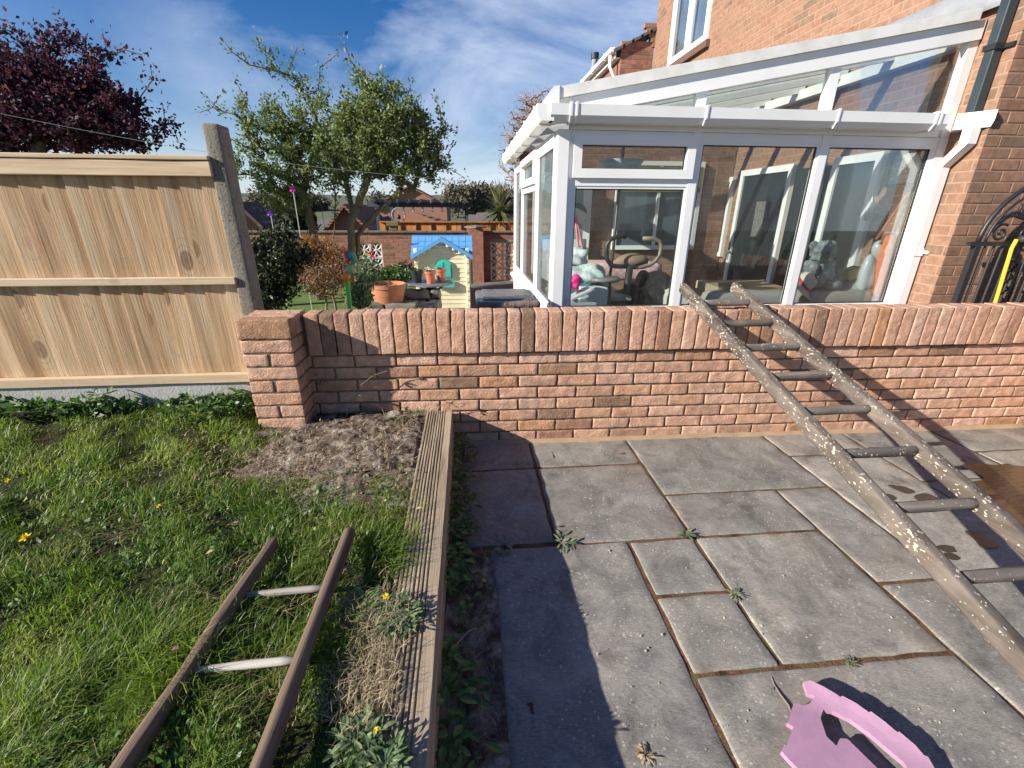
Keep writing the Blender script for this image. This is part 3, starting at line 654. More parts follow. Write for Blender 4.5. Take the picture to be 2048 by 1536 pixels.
def gp(a,b,c,d,dy=0,par=co): 
    B=MB(); B.box((a,FYc-.006+dy,c),(b,FYc+.002+dy,d)); B.build('pane',M_GLASS,par)
gp(SX+.13,xm1-.04,SILL+.03,ztr-.04); gp(xm1+.04,xm2-.04,SILL+.03,zg-.07); gp(xm2+.04,xr-.07,SILL+.03,zg-.07); gp(SX+.16,xm1-.066,ztr+.075,zg-.085,-.012,op)
# raking top frame above the eave gutter
t0=PF(1130,200); t1=PF(1938,62); b0=PF(1235,215); b1=PF(1925,88)
sl_=(PF(1900,92).z-PF(1240,216).z)/(PF(1900,92).x-PF(1240,216).x)
def rz(x,off=0): return PF(1240,216).z+(x-PF(1240,216).x)*sl_+off
B=MB()
B.prism([(SX-.02,FYc-.05,rz(SX-.02)),(WX-.02,FYc-.05,rz(WX-.02)),(WX-.02,FYc-.05,rz(WX-.02,.115)),(SX-.02,FYc-.05,rz(SX-.02,.115))],(0,.09,0))
B.box((SX+.08,FYc-.035,zg+.001),(WX-.105,FYc+.045,zgt+.045)); B.build('raking_beam',M_UPVC,co)
B=MB(); B.prism([(SX-.04,FYc-.075,rz(SX-.04,.117)),(WX-.10,FYc-.075,rz(WX-.10,.117)),(WX-.10,FYc-.075,rz(WX-.1,.185)),(SX-.04,FYc-.075,rz(SX-.04,.185))],(0,.11,0)); B.build('verge_cap',M_UPVCD,co)
zk=zg+.10
xs=[PF(1400,200).x,PF(1657,185).x]
for x in xs: B=MB(); B.prism([(x-.034,FYc-.03,zg),(x+.034,FYc-.03,zg),(x+.034,FYc-.03,rz(x+.034,.0)),(x-.034,FYc-.03,rz(x-.034,0))],(0,.06,0)); B.build('upper_mullion',M_UPVC,co)
x=xr; B=MB(); B.prism([(x-.04,FYc-.03,zg+.002),(x+.03,FYc-.03,zg+.002),(x+.03,FYc-.03,rz(x+.03,-.002)),(x-.04,FYc-.03,rz(x-.04,-.002))],(0,.06,0))
B.build('upper_mullion',M_UPVC,co)
B=MB(); B.prism([(PF(1235,215).x,FYc,zg+.0),(WX-.06,FYc,zg+.0),(WX-.06,FYc,rz(WX-.06,.01)),(SX+.1,FYc,rz(SX+.1,.01)),(SX+.1,FYc,zg+.0)],(0,.008,0)); B.build('upper_pane',M_GLASS,co)
# front gutter with brackets, run round to the outlet
def gutter(B,p,q,w=.055,h=.05):
    B.prism([p+Vector((0,-w,h)),p+Vector((0,-w*1.05,0)),p+Vector((0,-w*.7,-h)),p+Vector((0,w*.7,-h)),p+Vector((0,w,h))],q-p)
gy=FYc-.11
B=MB(); B.prism([(SX-.09,gy-.065,zgt+.05),(SX-.09,gy-.06,zgt-.015),(SX-.09,gy-.035,zgt-.05),(SX-.09,gy+.05,zgt-.05),(SX-.09,gy+.05,zgt+.045)],(WX-.10-SX,0,0))
B.build('front_gutter',M_UPVC,co)
for px in (1142,1153,1412,1675,1872,1880):
    B=MB(); x=atY(px,240,gy-.06).x; B.prism([(x-.007,gy-.072,zgt+.062),(x-.007,gy-.066,zgt-.02),(x-.007,gy-.04,zgt-.058),(x-.007,gy+.051,zgt-.058),(x-.007,gy+.051,zgt+.052)],(.014,0,0)); B.build('gutter_bracket',M_UPVC,co)
# outlet section turning along the brick wall towards the camera, then swan neck and downpipe
B=MB(); A=Vector((WX-.13,gy,zgt)); q=atX(1985,225,WX-.03); C2=Vector((WX-.02,3.02,zgt+.0))
B.prism([(WX-.14,gy-.06,zgt+.05),(WX-.135,gy-.055,zgt-.015),(WX-.12,gy-.03,zgt-.05),(WX-.035,gy+.05,zgt-.05),(WX-.02,gy+.05,zgt+.05)],(.115,-.17,.0))
B.build('gutter_end',M_UPVC,co)
B=MB(); dpx=WX-.06; 
P0=(WX-.055,3.32,zgt-.04); P1=(WX-.055,3.32,zgt-.15); P2=(WX-.055,3.455,zgt-.29); P3=(WX-.055,3.455,FB)
def sqtube(pts,h):
    B=MB(); vs=[]
    for i,p in enumerate(pts):
        for a,b in ((-1,-1),(1,-1),(1,1),(-1,1)): vs.append((p[0]+a*h,p[1]+b*h,p[2]))
    n=len(pts); B.add(vs,[(i*4+j,i*4+(j+1)%4,(i+1)*4+(j+1)%4,(i+1)*4+j) for i in range(n-1) for j in range(4)]+[(3,2,1,0),tuple((n-1)*4+j for j in range(4))]); return B
dn_=sqtube([P0,P1,P2,P3],.034).build('downpipe',M_UPVC,co)
B=MB(); pz=atX(1835,505,WX-.09).z; B.box((WX-.094,3.416,pz-.03),(WX-.016,3.494,pz+.03)); B.box((WX-.02,3.38,pz-.012),(WX-.004,3.416,pz+.012)); B.build('pipe_clip',M_UPVC,dn_)
# left side frames
ys=[atX(px,400,SX).y for px in (1046,1073,1083)]
mA=atX(1076,450,SX).y; mB=atX(1047,450,SX).y
B=MB()
B.box((SX-.03,BY-.07,FB),(SX+.04,BY,zg)); 
for y in (mA,mB): B.box((SX-.028,y-.035,FB+.3),(SX+.04,y+.035,zg))
for a,b in ((FYc+.045,mA-.035),(mA+.035,mB-.035),(mB+.035,BY-.07)):
    B.box((SX-.022,a,SILL-.05),(SX+.034,b,SILL+.02)); B.box((SX-.022,a,zg-.07),(SX+.034,b,zg-.001))
    framebox.depth=.014; framebox(B,(SX-.02,0,0),(0,1,0),(0,0,1),a,b,SILL+.02,zg-.07,.03,(1,0,0))
B.box((SX-.022,mA+.035,ztr-.03),(SX+.034,mB-.035,ztr+.03)); B.box((SX-.075,FYc-.06,SILL-.09),(SX+.03,BY,SILL-.051))
B.build('side_frame',M_UPVC,co)
B=MB(); framebox.depth=.05; framebox(B,(SX-.052,0,0),(0,1,0),(0,0,1),mA+.02,mB-.02,ztr+.03,zg-.03,.06,(1,0,0)); sop=B.build('opening_window',M_UPVC,co)
for a,b,c,d in ((FYc+.05,mA-.04,SILL+.03,zg-.08),(mA+.04,mB-.04,SILL+.03,ztr-.04),(mA+.07,mB-.07,ztr+.09,zg-.09),(mB+.04,BY-.08,SILL+.03,zg-.08)):
    B=MB(); B.box((SX-.006,a,c),(SX+.002,b,d)); B.build('pane',M_GLASS,co)
B=MB()
for k in range(int((BY-FYc)/.1)): B.rbox((SX+.0,FYc+.10+k*.1,(SILL-.09+FB)/2),(.012,.049,(SILL-.09-FB)/2),.004,(1,1,1))
B.build('side_panel',M_UPVC,co)
B=MB(); B.box((SX+.1,FYc+.0,FB),(xr-.04,FYc+.02,SILL-.09)); B.build('front_panel',M_UPVC,co)
# side gutter, fascia
B=MB(); sx=SX-.115
B.prism([(sx-.065,FYc-.16,zgt+.05),(sx-.06,FYc-.16,zgt-.015),(sx-.035,FYc-.16,zgt-.05),(sx+.05,FYc-.16,zgt-.05),(sx+.05,FYc-.16,zgt+.045)],(0,BY-FYc+.25,0)); B.build('side_gutter',M_UPVC,co)
for k in range(6):
    B=MB(); y=FYc-.02+k*.56
    B.prism([(sx-.072,y,zgt+.06),(sx-.066,y,zgt-.02),(sx-.04,y,zgt-.06),(sx+.051,y,zgt-.06),(sx+.051,y,zgt+.05)],(0,.03,0)); B.build('side_gutter_bracket',M_UPVC,co)
B=MB(); B.prism([(SX-.15,FYc-.085,zgt+.055),(SX-.02,FYc-.085,zgt+.055),(SX-.02,FYc-.085,rz(SX-.02,.19)),(SX-.06,FYc-.085,rz(SX-.06,.19))],(0,BY-FYc+.15,0)); B.build('eaves_beam',M_UPVC,co)
# roof sheets and glazing bars
for k in range(5):
    y0=FYc+.05+k*.58; B=MB(); B.prism([(SX-.05,y0,rz(SX-.05,.10)),(WX-.03,y0,rz(WX-.03,.10)),(WX-.03,y0,rz(WX-.03,.125)),(SX-.05,y0,rz(SX-.05,.125))],(0,.55,0)); B.build('roof_panel',M_ROOFG,co)
    if k: 
        B=MB(); B.prism([(SX-.05,y0-.055,rz(SX-.05,.05)),(WX-.03,y0-.055,rz(WX-.03,.05)),(WX-.03,y0-.055,rz(WX-.03,.17)),(SX-.05,y0-.055,rz(SX-.05,.17))],(0,.05,0)); B.build('glazing_bar',M_UPVC,co)
B=MB(); B.box((WX-.09,FYc+.04,rz(WX)-.03),(WX-.003,BY,rz(WX)+.06)); B.build('wall_plate',M_UPVC,co)
# floor and rear wall
B=MB(); B.box((SX+.03,FYc+.03,FB),(WX-.003,BY+.1,-.12)); B.build('conservatory_floor',mat('tile_floor',color=(.30,.27,.23),rough=.5),co)
fl=thing('roof_flashing','grey lead flashing dressed up the brick wall above the conservatory roof','flashing')
B=MB(); yA=atX(1975,30,WX-.01).y; k=16
vs=[]
for i in range(k+1):
    y=FYc-.16+i*(3.2)/k; zb=rz(WX,.16)+.01*nz(y,0,3); top=zb+.20+ .02*nz(y,2,2)
    if i<2: top=zb+.12+.06*i
    vs+=[(WX-.055,y,zb),(WX-.018-.01*abs(nz(y,5,4)),y,(zb+top)/2),(WX-.008,y,top)]
B.add(vs,[(i*3+j,i*3+j+1,i*3+j+4,i*3+j+3) for i in range(k) for j in range(2)]); 
o=B.build('lead_sheet',M_LEAD,fl,smooth=True); sm_=o.modifiers.new('th','SOLIDIFY'); sm_.thickness=.004
# rear wall of the conservatory (brick pier, door, window)
rwz=2.6
rl=thing('utility_wall','brick rear wall of the conservatory with a white door and window','wall')
dx0=atY(1170,450,BY).x; dx1=atY(1200,450,BY).x; wx0=atY(1262,430,BY).x; wx1=atY(1350,430,BY).x
brickwall(rl,'brickwork',(SX+.05,BY+.012,-.12),(1,0,0),(0,-1,0),WX-SX-.06,2.32,.225,.075,.010,.1,M_HBRICK,M_HMORTAR,(1,1,1),.003,0,.003,mname='mortar')
B=MB(); B.rbox((SX+.62,BY-.03,.86),(.40,.03,.97),.005,(1,1,1)); dr=B.build('door',M_UPVC,rl)
B=MB(); B.box((SX+.34,BY-.066,1.0),(SX+.90,BY-.061,1.72)); B.build('pane',mat('frosted',color=(.35,.40,.38),rough=.3),dr)
B=MB(); B.tube([(SX+.93,BY-.07,.9),(SX+.93,BY-.11,.9),(SX+.85,BY-.11,.9)],.011,8); B.box((SX+.91,BY-.07,.78),(SX+.95,BY-.061,1.0)); B.build('handle',M_LEAD,dr)
B=MB(); framebox.depth=.05
framebox(B,(0,BY-.05,0),(1,0,0),(0,0,1),SX+1.35,SX+2.55,.85,1.98,.055,(0,1,0)); B.box((SX+1.93,BY-.05,.9),(SX+1.97,BY,1.93)); wn_=B.build('window',M_UPVC,rl)
B=MB(); B.box((SX+1.4,BY-.02,.9),(SX+2.5,BY-.015,1.93)); B.build('pane',mat('slate_glass',color=(.10,.13,.15),rough=.05,spec=.8),wn_)
B=MB()
for k in range(9): B.box((SX+1.38,BY-.062,1.60+k*.035),(SX+2.52,BY-.056,1.60+k*.035+.033))
B.build('blind',mat('olive_blind',color=(.17,.16,.05),rough=.8),wn_)
# French doors and inner window on the house side wall, seen through the glass
def leafdoor(nm,ya,yb,z0,z1,lab,th=.07,handle=True):
    B=MB(); framebox.depth=.05; framebox(B,(WX-.052,0,0),(0,1,0),(0,0,1),ya,yb,z0,z1,th,(1,0,0)); d=B.build(nm,M_UPVC); tag(d,lab[0],lab[1])
    B=MB(); B.box((WX-.03,ya+th-.01,z0+th-.01),(WX-.026,yb-th+.01,z1-th+.01)); B.build('pane',M_DGLASS if 'door' in nm else M_GLASS,d)
    if handle:
        B=MB(); B.tube([(WX-.055,yb-.035,z0+.95),(WX-.10,yb-.035,z0+.95),(WX-.10,yb-.15,z0+.95)],.011,8); B.box((WX-.06,yb-.05,z0+.83),(WX-.053,yb-.02,z0+1.07)); B.build('handle',M_LEAD,d)
    return d
def wy(px,py=302): return atX(px,py,WX-.05).y
d1=leafdoor('patio_door',wy(1770),wy(1672),-.1,1.86,('white patio door with dark glass beside the picture inside the conservatory','door'))
d2=leafdoor('patio_door',wy(1594),wy(1490),-.1,1.86,('tall white glazed door inside the middle conservatory bay with a grey picture behind its glass','door'))
B=MB(); B.box((WX-.035,wy(1670),0),(WX-.03,wy(1600),1.8)); B.build('side_light',M_DGLASS,d1)
def curtain(ya,yb,z0,z1,lab):
    B=MB(); k=60; vs=[]
    for i in range(k+1):
        y=ya+(yb-ya)*i/k; x=WX-.10+.018*math.sin(i*1.15)+.008*math.sin(i*2.7)
        vs+=[(x,y,z0),(x,y,z1)]
    B.add(vs,[(2*i,2*i+1,2*i+3,2*i+2) for i in range(k)]); o=B.build('curtain',M_CURT,smooth=True); o.modifiers.new('t','SOLIDIFY').thickness=.003; tag(o,lab,'curtain')
curtain(wy(1668),wy(1640),0,1.82,'grey net curtain hanging left of the white patio door behind the glass')
curtain(wy(1468),wy(1425),.5,1.75,'pale grey curtain hanging at the inner window behind the middle pane')
B=MB(); framebox.depth=.05; framebox(B,(WX-.05,0,0),(0,1,0),(0,0,1),wy(1475),wy(1475)+.9,.75,1.8,.06,(1,0,0)); iw=tag(B.build('inner_window',M_UPVC),'white framed window with curtain deep inside the conservatory, left of the glazed door','window')
B=MB(); B.box((WX-.03,wy(1473),.8),(WX-.026,wy(1475)+.85,1.75)); B.build('pane',M_DGLASS,iw)

# ------------------------------------------------------------------ things in the conservatory
def cloth(n,c,r=.9): return mat(n,lambda t,b:(setc(t,b,mix(t,noi(t,coords(t),30,4),tuple(q*.8 for q in c),c)),bump(t,b,noi(t,coords(t),200,3),.4,.002)),rough=r,spec=.2)
M_SOFA=cloth('sofa_cloth',(.36,.35,.32)); M_BAG=plastic('black_bag',(.012,.012,.014),.18,.8)
sf=thing('sofa','pale grey fabric sofa along the front glass inside the conservatory','sofa')
fl0=-.12
B=MB(); B.rbox((2.74,4.05,.13),(.85,.36,.24),.05,(6,4,3),.004,4); B.build('base',M_SOFA,sf,smooth=True)
for x in (2.43,3.21): 
    B=MB(); B.rbox((x,4.08,.47),(.385,.32,.10),.06,(8,6,3),.010,5); B.build('seat_cushion',M_SOFA,sf,smooth=True)
for x in (2.43,3.21):
    B=MB(); B.rbox((x,3.76,.56),(.385,.10,.16),.06,(8,4,5),.010,5); B.build('back_cushion',M_SOFA,sf,smooth=True)
B=MB(); B.rbox((1.93,4.0,.40),(.09,.36,.28),.06,(3,6,5),.006,5); B.build('armrest',M_SOFA,sf,smooth=True)
def onfront(px,py,y): return atY(px,py,y)
# cardboard box
c=onfront(1480,585,3.92); B=MB(); B.rbox((c.x+.0,3.98,.71),(.30,.20,.035),.004,(3,3,1),.003,4); B.prism([(c.x-.3,3.78,.747),(c.x+.05,3.78,.747),(c.x+.08,3.72,.81),(c.x-.34,3.72,.79)],(0,.004,.004)); tag(B.build('cardboard_box',cloth('card',(.42,.32,.20))),'flattened brown cardboard box lying on the sofa behind the middle pane','box')
# soft toy koala-like
def blob(B,c,r,k=12,amp=.0,sc=(1,1,1),mi=0,ns=9,rv=None):
    c=Vector(c); vs=[]; fs=[]; K=k
    for i in range(K+1):
        th=math.pi*i/K
        for j in range(2*K):
            ph=math.pi*j/K; d=Vector((math.sin(th)*math.cos(ph)*sc[0],math.sin(th)*math.sin(ph)*sc[1],math.cos(th)*sc[2])); q=1+amp*noise.noise((c+d*r)*ns)
            vs.append(c+d*r*q)
    for i in range(K):
        for j in range(2*K): fs.append((i*2*K+j,(i+1)*2*K+j,(i+1)*2*K+(j+1)%(2*K),i*2*K+(j+1)%(2*K)))
    B.add(vs,fs,rv,mi)
M_FUR=mat('grey_fur',lambda t,b:(setc(t,b,ramp(t,noi(t,coords(t),16,6,.7),[(.3,(.07,.085,.09)),(.55,(.22,.25,.26)),(.75,(.52,.55,.55))])),bump(t,b,noi(t,coords(t),130,4),1,.01)),rough=.95)
ty=thing('koala_soft_toy','grey fluffy koala soft toy with black nose sitting on the sofa back','soft toy')
k0=onfront(1642,560,3.78); kx=k0.x; kz=.735
B=MB(); blob(B,(kx,3.84,kz+.12),.13,28,.28,(1,.85,1.15),ns=24); blob(B,(kx-.045,3.78,kz+.30),.095,28,.28,ns=26); blob(B,(kx-.10,3.72,kz+.05),.05,8,.1,(1.6,1,.8)); blob(B,(kx+.08,3.72,kz+.03),.055,8,.1,(1.5,1,.8)); blob(B,(kx-.12,3.76,kz+.16),.045,8,.1,(1,1,1.5)); B.build('body',M_FUR,ty,smooth=True)
for s in (-1,1):
    B=MB(); blob(B,(kx-.045+s*.085,3.80,kz+.355),.042,8,.15,(1,.5,1)); B.build('ear',M_FUR,ty,smooth=True)
B=MB(); blob(B,(kx-.075,3.685,kz+.285),.028,8,0,(1,.7,1.3)); B.build('nose',M_BLACK,ty,smooth=True)
# sun hat
hx=onfront(1605,575,3.72); ht=thing('sun_hat','cream straw sun hat with red band leaning beside the koala toy','hat')
T=Matrix.Translation((hx.x,3.73,.775))@Matrix.Rotation(R_(38),4,'Y')@Matrix.Rotation(R_(30),4,'X')
def lat(name,prof,m,par,T,sm=True):
    B=MB(); B.lathe((0,0,0),prof,28); B.v=[tuple(T@Vector(v)) for v in B.v]; B.n=len(B.v); return B.build(name,m,par,smooth=sm)
M_STRAWH=cloth('hat_straw',(.68,.60,.47))
lat('crown',[(.001,.10),(.05,.098),(.075,.07),(.085,.0)],M_STRAWH,ht,T); lat('brim',[(.085,.0),(.12,-.012),(.165,-.02),(.165,-.024),(.085,-.005)],M_STRAWH,ht,T); lat('hat_band',[(.087,.0),(.086,.018),(.083,.024)],plastic('red_band',(.45,.03,.05),.7),ht,T)
# grey pet bed, parasol, broom, bag, pictures
c=onfront(1722,560,3.85); B=MB(); blob(B,(c.x,3.86,.68),.19,12,.12,(1.1,.8,.7)); tag(B.build('grey_cushion',cloth('grey_felt',(.36,.38,.38)),smooth=True),'soft grey pet cushion on the right end of the sofa','cushion')
c=onfront(1712,525,3.82); B=MB(); B.rbox((c.x,3.84,.85),(.07,.06,.045),.01,(2,2,2),.004,8,(Vector((.95,0,.3)),Vector((0,1,0)),Vector((-.3,0,.95)))); tag(B.build('small_carton',cloth('card2',(.40,.27,.15))),'small brown carton resting on the grey pet cushion','carton')
c=onfront(1778,470,3.72); B=MB(); b2=onfront(1748,605,3.72); B.tube([b2,b2.lerp(c,.3),b2.lerp(c,.7),c],[.03,.06,.055,.045],10); tag(B.build('folded_parasol',cloth('orange_canvas',(.62,.17,.07)),smooth=True),'folded orange parasol leaning by the right frame of the conservatory','parasol')
a=onfront(1833,362,3.70); b2=onfront(1752,480,3.70); B=MB(); B.tube([a,b2],.013,8); tag(B.build('broom_handle',plastic('brown_wood',(.30,.12,.05),.6)),'brown wooden broom handle leaning above the orange parasol','broom')
c=onfront(1748,530,3.74); B=MB(); blob(B,(c.x-.03,3.76,c.z-.12),.085,10,.35,(.8,.8,2.3),ns=14); blob(B,(c.x+.01,3.76,c.z+.12),.05,10,.3,(.8,.8,1.7),ns=14); tag(B.build('plastic_bag',mat('clear_bag',color=(.5,.53,.53),rough=.3),smooth=True),'crumpled translucent white plastic bag beside the orange parasol','bag')
def picture(ya,yb,z0,z1,lab,seed,x=WX-.03,dk=1):
    t=thing('framed_picture',lab,'picture'); B=MB(); framebox.depth=.02; framebox(B,(x,0,0),(0,1,0),(0,0,1),ya,yb,z0,z1,.018,(1,0,0)); B.build('frame',M_BLACK,t)
    B=MB(); B.box((x+.010,ya+.018,z0+.018),(x+.014,yb-.018,z1-.018)); B.build('print',mat('sketch_print%d'%seed,lambda t_,b:setc(t_,b,ramp(t_,noi(t_,coords(t_),11,6,.75,2.5),[(.45,(.62*dk,.64*dk,.58*dk)),(.49,(.10,.10,.10)),(.53,(.60*dk,.62*dk,.56*dk)),(.6,(.25*dk,.26*dk,.24*dk))])),rough=.4),t)
ya,yb=wy(1836,340),wy(1773,340); zz=atX(1800,372,WX-.03).z; picture(ya,yb,zz,atX(1800,303,WX-.03).z,'framed black and white drawing on the brick wall near the right post',1)
ya=wy(1545,390); picture(ya,ya+.24,1.05,1.5,'dark grey framed picture seen through the middle pane beside the glazed door',2,WX-.10,.3)
# cable with black box
c=atX(1740,433,WX-.06); ch=thing('cable_box','small black box hanging on a white cable next to the patio door','cable')
B=MB(); B.rbox((WX-.05,c.y,c.z),(.03,.045,.035),.004,(1,1,1)); B.build('box',M_BLACK,ch); B=MB(); B.tube([(WX-.06,c.y-.0,c.z+.03),(WX-.05,c.y+.05,c.z+.2),(WX-.04,c.y+.02,c.z+.35)],.006,6); B.tube([(WX-.06,c.y,c.z-.03),(WX-.05,c.y+.06,c.z-.4)],.006,6); B.build('cable',plastic('white_cable',(.7,.7,.68)),ch)
# exercise machine
exm=thing('exercise_machine','black tubular exercise machine with curved handles in the left front bay','exercise machine')
ey=4.25
def fp(px,py,y=ey): return atY(px,py,y)
B=MB(); hp=[(1252,473),(1236,473),(1222,478),(1214,490),(1213,505),(1214,518),(1221,529),(1232,533),(1255,533)]
B.tube([fp(*p) for p in hp],.021,10); B.build('handle',M_BLACK,exm,smooth=True)
B=MB(); hp=[(1286,477),(1305,477),(1319,482),(1323,492),(1320,508),(1311,522),(1300,530),(1285,534),(1262,535)]; B.tube([fp(*p,ey+.12) for p in hp],.020,10); B.build('handle',plastic('tan_grip',(.20,.15,.11),.5),exm,smooth=True)
B=MB(); a=fp(1260,532); B.tube([(a.x,ey,a.z),(a.x-.04,ey+.02,-.12)],.035,10); B.rbox((a.x-.04,ey+.05,-.09),(.3,.25,.03),.02,(2,2,1)); B.build('frame',M_BLACK,exm,smooth=True)
B=MB(); a=fp(1240,380,4.5); B.tube([(a.x,4.5,a.z+.5),(a.x-.02,4.5,.9),(a.x-.08,4.5,-.12)],.016,8); tag(B.build('black_pole',M_BLACK,smooth=True),'slim black upright pole standing behind the exercise machine handle','pole')
# black bin bag
c=fp(1300,575,4.3); B=MB(); blob(B,(c.x,4.35,.33),.40,24,.35,(.95,.7,1.15),ns=4); blob(B,(c.x-.04,4.3,.30),.36,24,.5,(1.0,.7,1.2),ns=6); tag(B.build('bin_bag',mat('bin_bag',lambda t,b:bump(t,b,noi(t,coords(t,(1,1,.6)),9,6,.7,1.8),1,.06),color=(.006,.006,.007),rough=.2,spec=.5),smooth=True),'big shiny black bin bag behind the glass of the left front bay','bag')
c=fp(1268,517,4.6); B=MB(); blob(B,(c.x,4.65,c.z-.03),.13,12,.25,(1.3,.9,.6),ns=7); tag(B.build('brown_bag',cloth('brown_cloth',(.24,.17,.12)),smooth=True),'crumpled brown bag resting on top of the black bin bag','bag')
# table heap at left
tb=thing('folding_table','grey folding table carrying bags inside the left front bay','table')
B=MB(); B.rbox((1.15,4.35,.60),(.36,.30,.02),.008,(2,2,1)); B.build('table_top',plastic('grey_top',(.22,.23,.24),.5),tb)
for x,y in ((.85,4.1),(1.45,4.1),(.85,4.6),(1.45,4.6)): 
    B=MB(); B.tube([(x,y,.6),(x,y,-.12)],.014,8); B.build('leg',M_BLACK,tb)
def bag(px,py,y,r,sc,m,lab,nm='carrier_bag',amp=.35,ns=9,z=None):
    c=atY(px,py,y); B=MB(); blob(B,(c.x,y,c.z if z is None else z),r,24,amp*1.5,sc,ns=1.5/r); return tag(B.build(nm,m,smooth=True),lab,'bag')
crum=lambda t,b:bump(t,b,noi(t,coords(t),26,5,.7,2.0),1,.03)
M_WB=mat('mint_bag',crum,color=(.62,.72,.70),rough=.45); M_TB=mat('teal_bag',crum,color=(.03,.16,.21),rough=.5)
bag(1168,527,4.2,.16,(1.5,1,.55),M_WB,'pale mint carrier bag on the table in the left bay',z=.80); bag(1150,505,4.4,.13,(1,.8,.7),mat('clear_bag',color=(.5,.53,.53),rough=.3),'translucent bag standing behind the mint carrier bag',z=.93)
bag(1160,545,4.15,.13,(1.4,1,.6),M_TB,'dark teal bag under the mint carrier bag',z=.70); bag(1192,545,4.3,.09,(1.3,1,.6),cloth('white_cloth',(.6,.6,.58)),'small white cloth bag at the right of the teal bag',z=.69)
bag(1146,566,3.85,.075,(1,.7,.9),plastic('hot_pink',(.75,.02,.20),.6),'bright pink fabric bundle low in the left bay','fabric_bundle')
c=atY(1160,592,3.85); tr=thing('storage_tub','clear plastic storage tub of bits beside the pink bundle','storage tub')
B=MB(); B.box((c.x-.13,3.78,c.z-.3),(c.x+.13,3.98,c.z-.05)); B.build('tub',mat('tub_plastic',color=(.35,.40,.43),rough=.3),tr); B=MB(); B.rbox((c.x+.0,3.86,c.z+.02),(.10,.08,.012),.005,(1,1,1),ax=(Vector((.9,0,.42)),Vector((0,1,0)),Vector((-.42,0,.9)))); B.build('lid',mat('tub_lid',color=(.45,.43,.45),rough=.3),tr)
c=atY(1180,578,4.05); B=MB(); B.rbox((c.x+.02,4.1,c.z-.15),(.13,.12,.18),.01,(1,1,1)); tag(B.build('white_crate',plastic('pale_crate',(.55,.60,.60),.4)),'pale white plastic crate below the table edge','crate')
c=atY(1208,557,4.05); st=thing('round_stool','round grey stool with black legs beside the white crate','stool'); B=MB(); B.lathe((c.x,4.05,c.z),[(.001,.012),(.14,.012),(.15,0),(.14,-.02),(.001,-.02)],24); B.build('seat',plastic('grey_seat',(.16,.16,.16),.35),st,smooth=True)
for s in (-1,1): B=MB(); B.tube([(c.x+s*.06,4.05,c.z-.02),(c.x+s*.10,4.05,-.12)],.012,8); B.build('leg',M_BLACK,st)
for px0,px1,lab in ((1152,1166,'pink mop handle leaning right by the rear door'),(1151,1157,'pink mop handle standing almost upright by the rear door')):
    a=atY(px0,432,5.6); b2=atY(px1,500,5.6); B=MB(); B.tube([a,b2,b2+(b2-a)*1.2],.014,8); tag(B.build('mop_handle',plastic('pink_plastic',(.62,.22,.26),.5)),lab,'mop')
B=MB(); c=atY(1222,520,5.2); B.rbox((c.x,5.2,.72),(.55,.2,.10),.03,(6,3,2),.012,9); tag(B.build('pink_blanket',mat('pink_check',lambda t,b:setc(t,b,ramp(t,N(t,'ShaderNodeTexChecker',{'Vector':coords(t),'Scale':22.0}).outputs['Fac'],[(0,(.62,.30,.32)),(1,(.60,.48,.46))])),rough=.9),smooth=True),'folded pink checked blanket behind the exercise machine','blanket')
pl=thing('ceiling_lamp','light blue bowl ceiling lamp hanging inside the left front bay','lamp'); c=atY(1242,335,4.6)
B=MB(); B.lathe((c.x,4.6,c.z-.06),[(.001,0),(.10,.01),(.16,.05),(.21,.12),(.205,.12),(.15,.055),(.001,.01)],28); B.build('lamp_shade',plastic('blue_shade',(.28,.42,.50),.5),pl,smooth=True); B=MB(); B.tube([(c.x,4.6,c.z+.05),(c.x,4.6,rz(c.x,.08))],.006,6); B.build('lamp_cord',M_UPVC,pl)
B=MB(); B.lathe((0,0,0),[(.001,0),(.14,.0),(.14,.02),(.001,.02)],24); c=atY(1153,428,BY-.12); B.v=[(v[0]+c.x,v[2]+BY-.14,v[1]+c.z) for v in B.v]; tag(B.build('wall_clock',plastic('grey_disc',(.14,.14,.14),.5)),'round dark grey disc hanging on the rear wall above the pink mops','wall clock')

# ================================================================== IRON GATE, YELLOW POLE
gt=thing('iron_gate','black wrought iron gate with arched scroll top leaning on the brick house','iron gate')
GYp=3.12
def gpt(px,py): return atY(px,py,GYp)
B=MB()
lft=gpt(1916,598); ltop=gpt(1950,492)
xL_=(lft.x+ltop.x)/2; zr=gpt(1960,492).z
B.box((xL_-.02,GYp-.02,-.0),(xL_+.02,GYp+.02,zr)); B.box((xL_+1.10,GYp-.02,0),(xL_+1.14,GYp+.02,zr)); B.box((xL_-.07,GYp-.016,zr),(xL_+1.2,GYp+.016,zr+.03)); B.box((xL_+.02,GYp-.012,.1),(xL_+1.1,GYp+.012,.13))
B.build('gate_frame',M_BLACK,gt)
B=MB(); cx=xL_+.56; arch=[(cx-.56*math.cos(math.pi*i/24),GYp,zr+.02+.47*math.sin(math.pi*i/24)) for i in range(25)]; B.tube(arch,.016,8); arch2=[(cx-.50*math.cos(math.pi*i/24),GYp,zr+.02+.40*math.sin(math.pi*i/24)) for i in range(25)]; B.tube(arch2,.009,8); B.build('arch_bar',M_BLACK,gt,smooth=True)
for i in range(14):
    x=xL_+.075*(i+1); B=MB(); B.tube([(x,GYp,.12),(x,GYp,zr)],.0085,6)
    if i==4: B.tube([(x+.028*math.cos(q*.9),GYp+.012*math.sin(q*.9),.3+q*.0125) for q in range(60)],.007,5)
    B.build('bar',M_BLACK,gt)
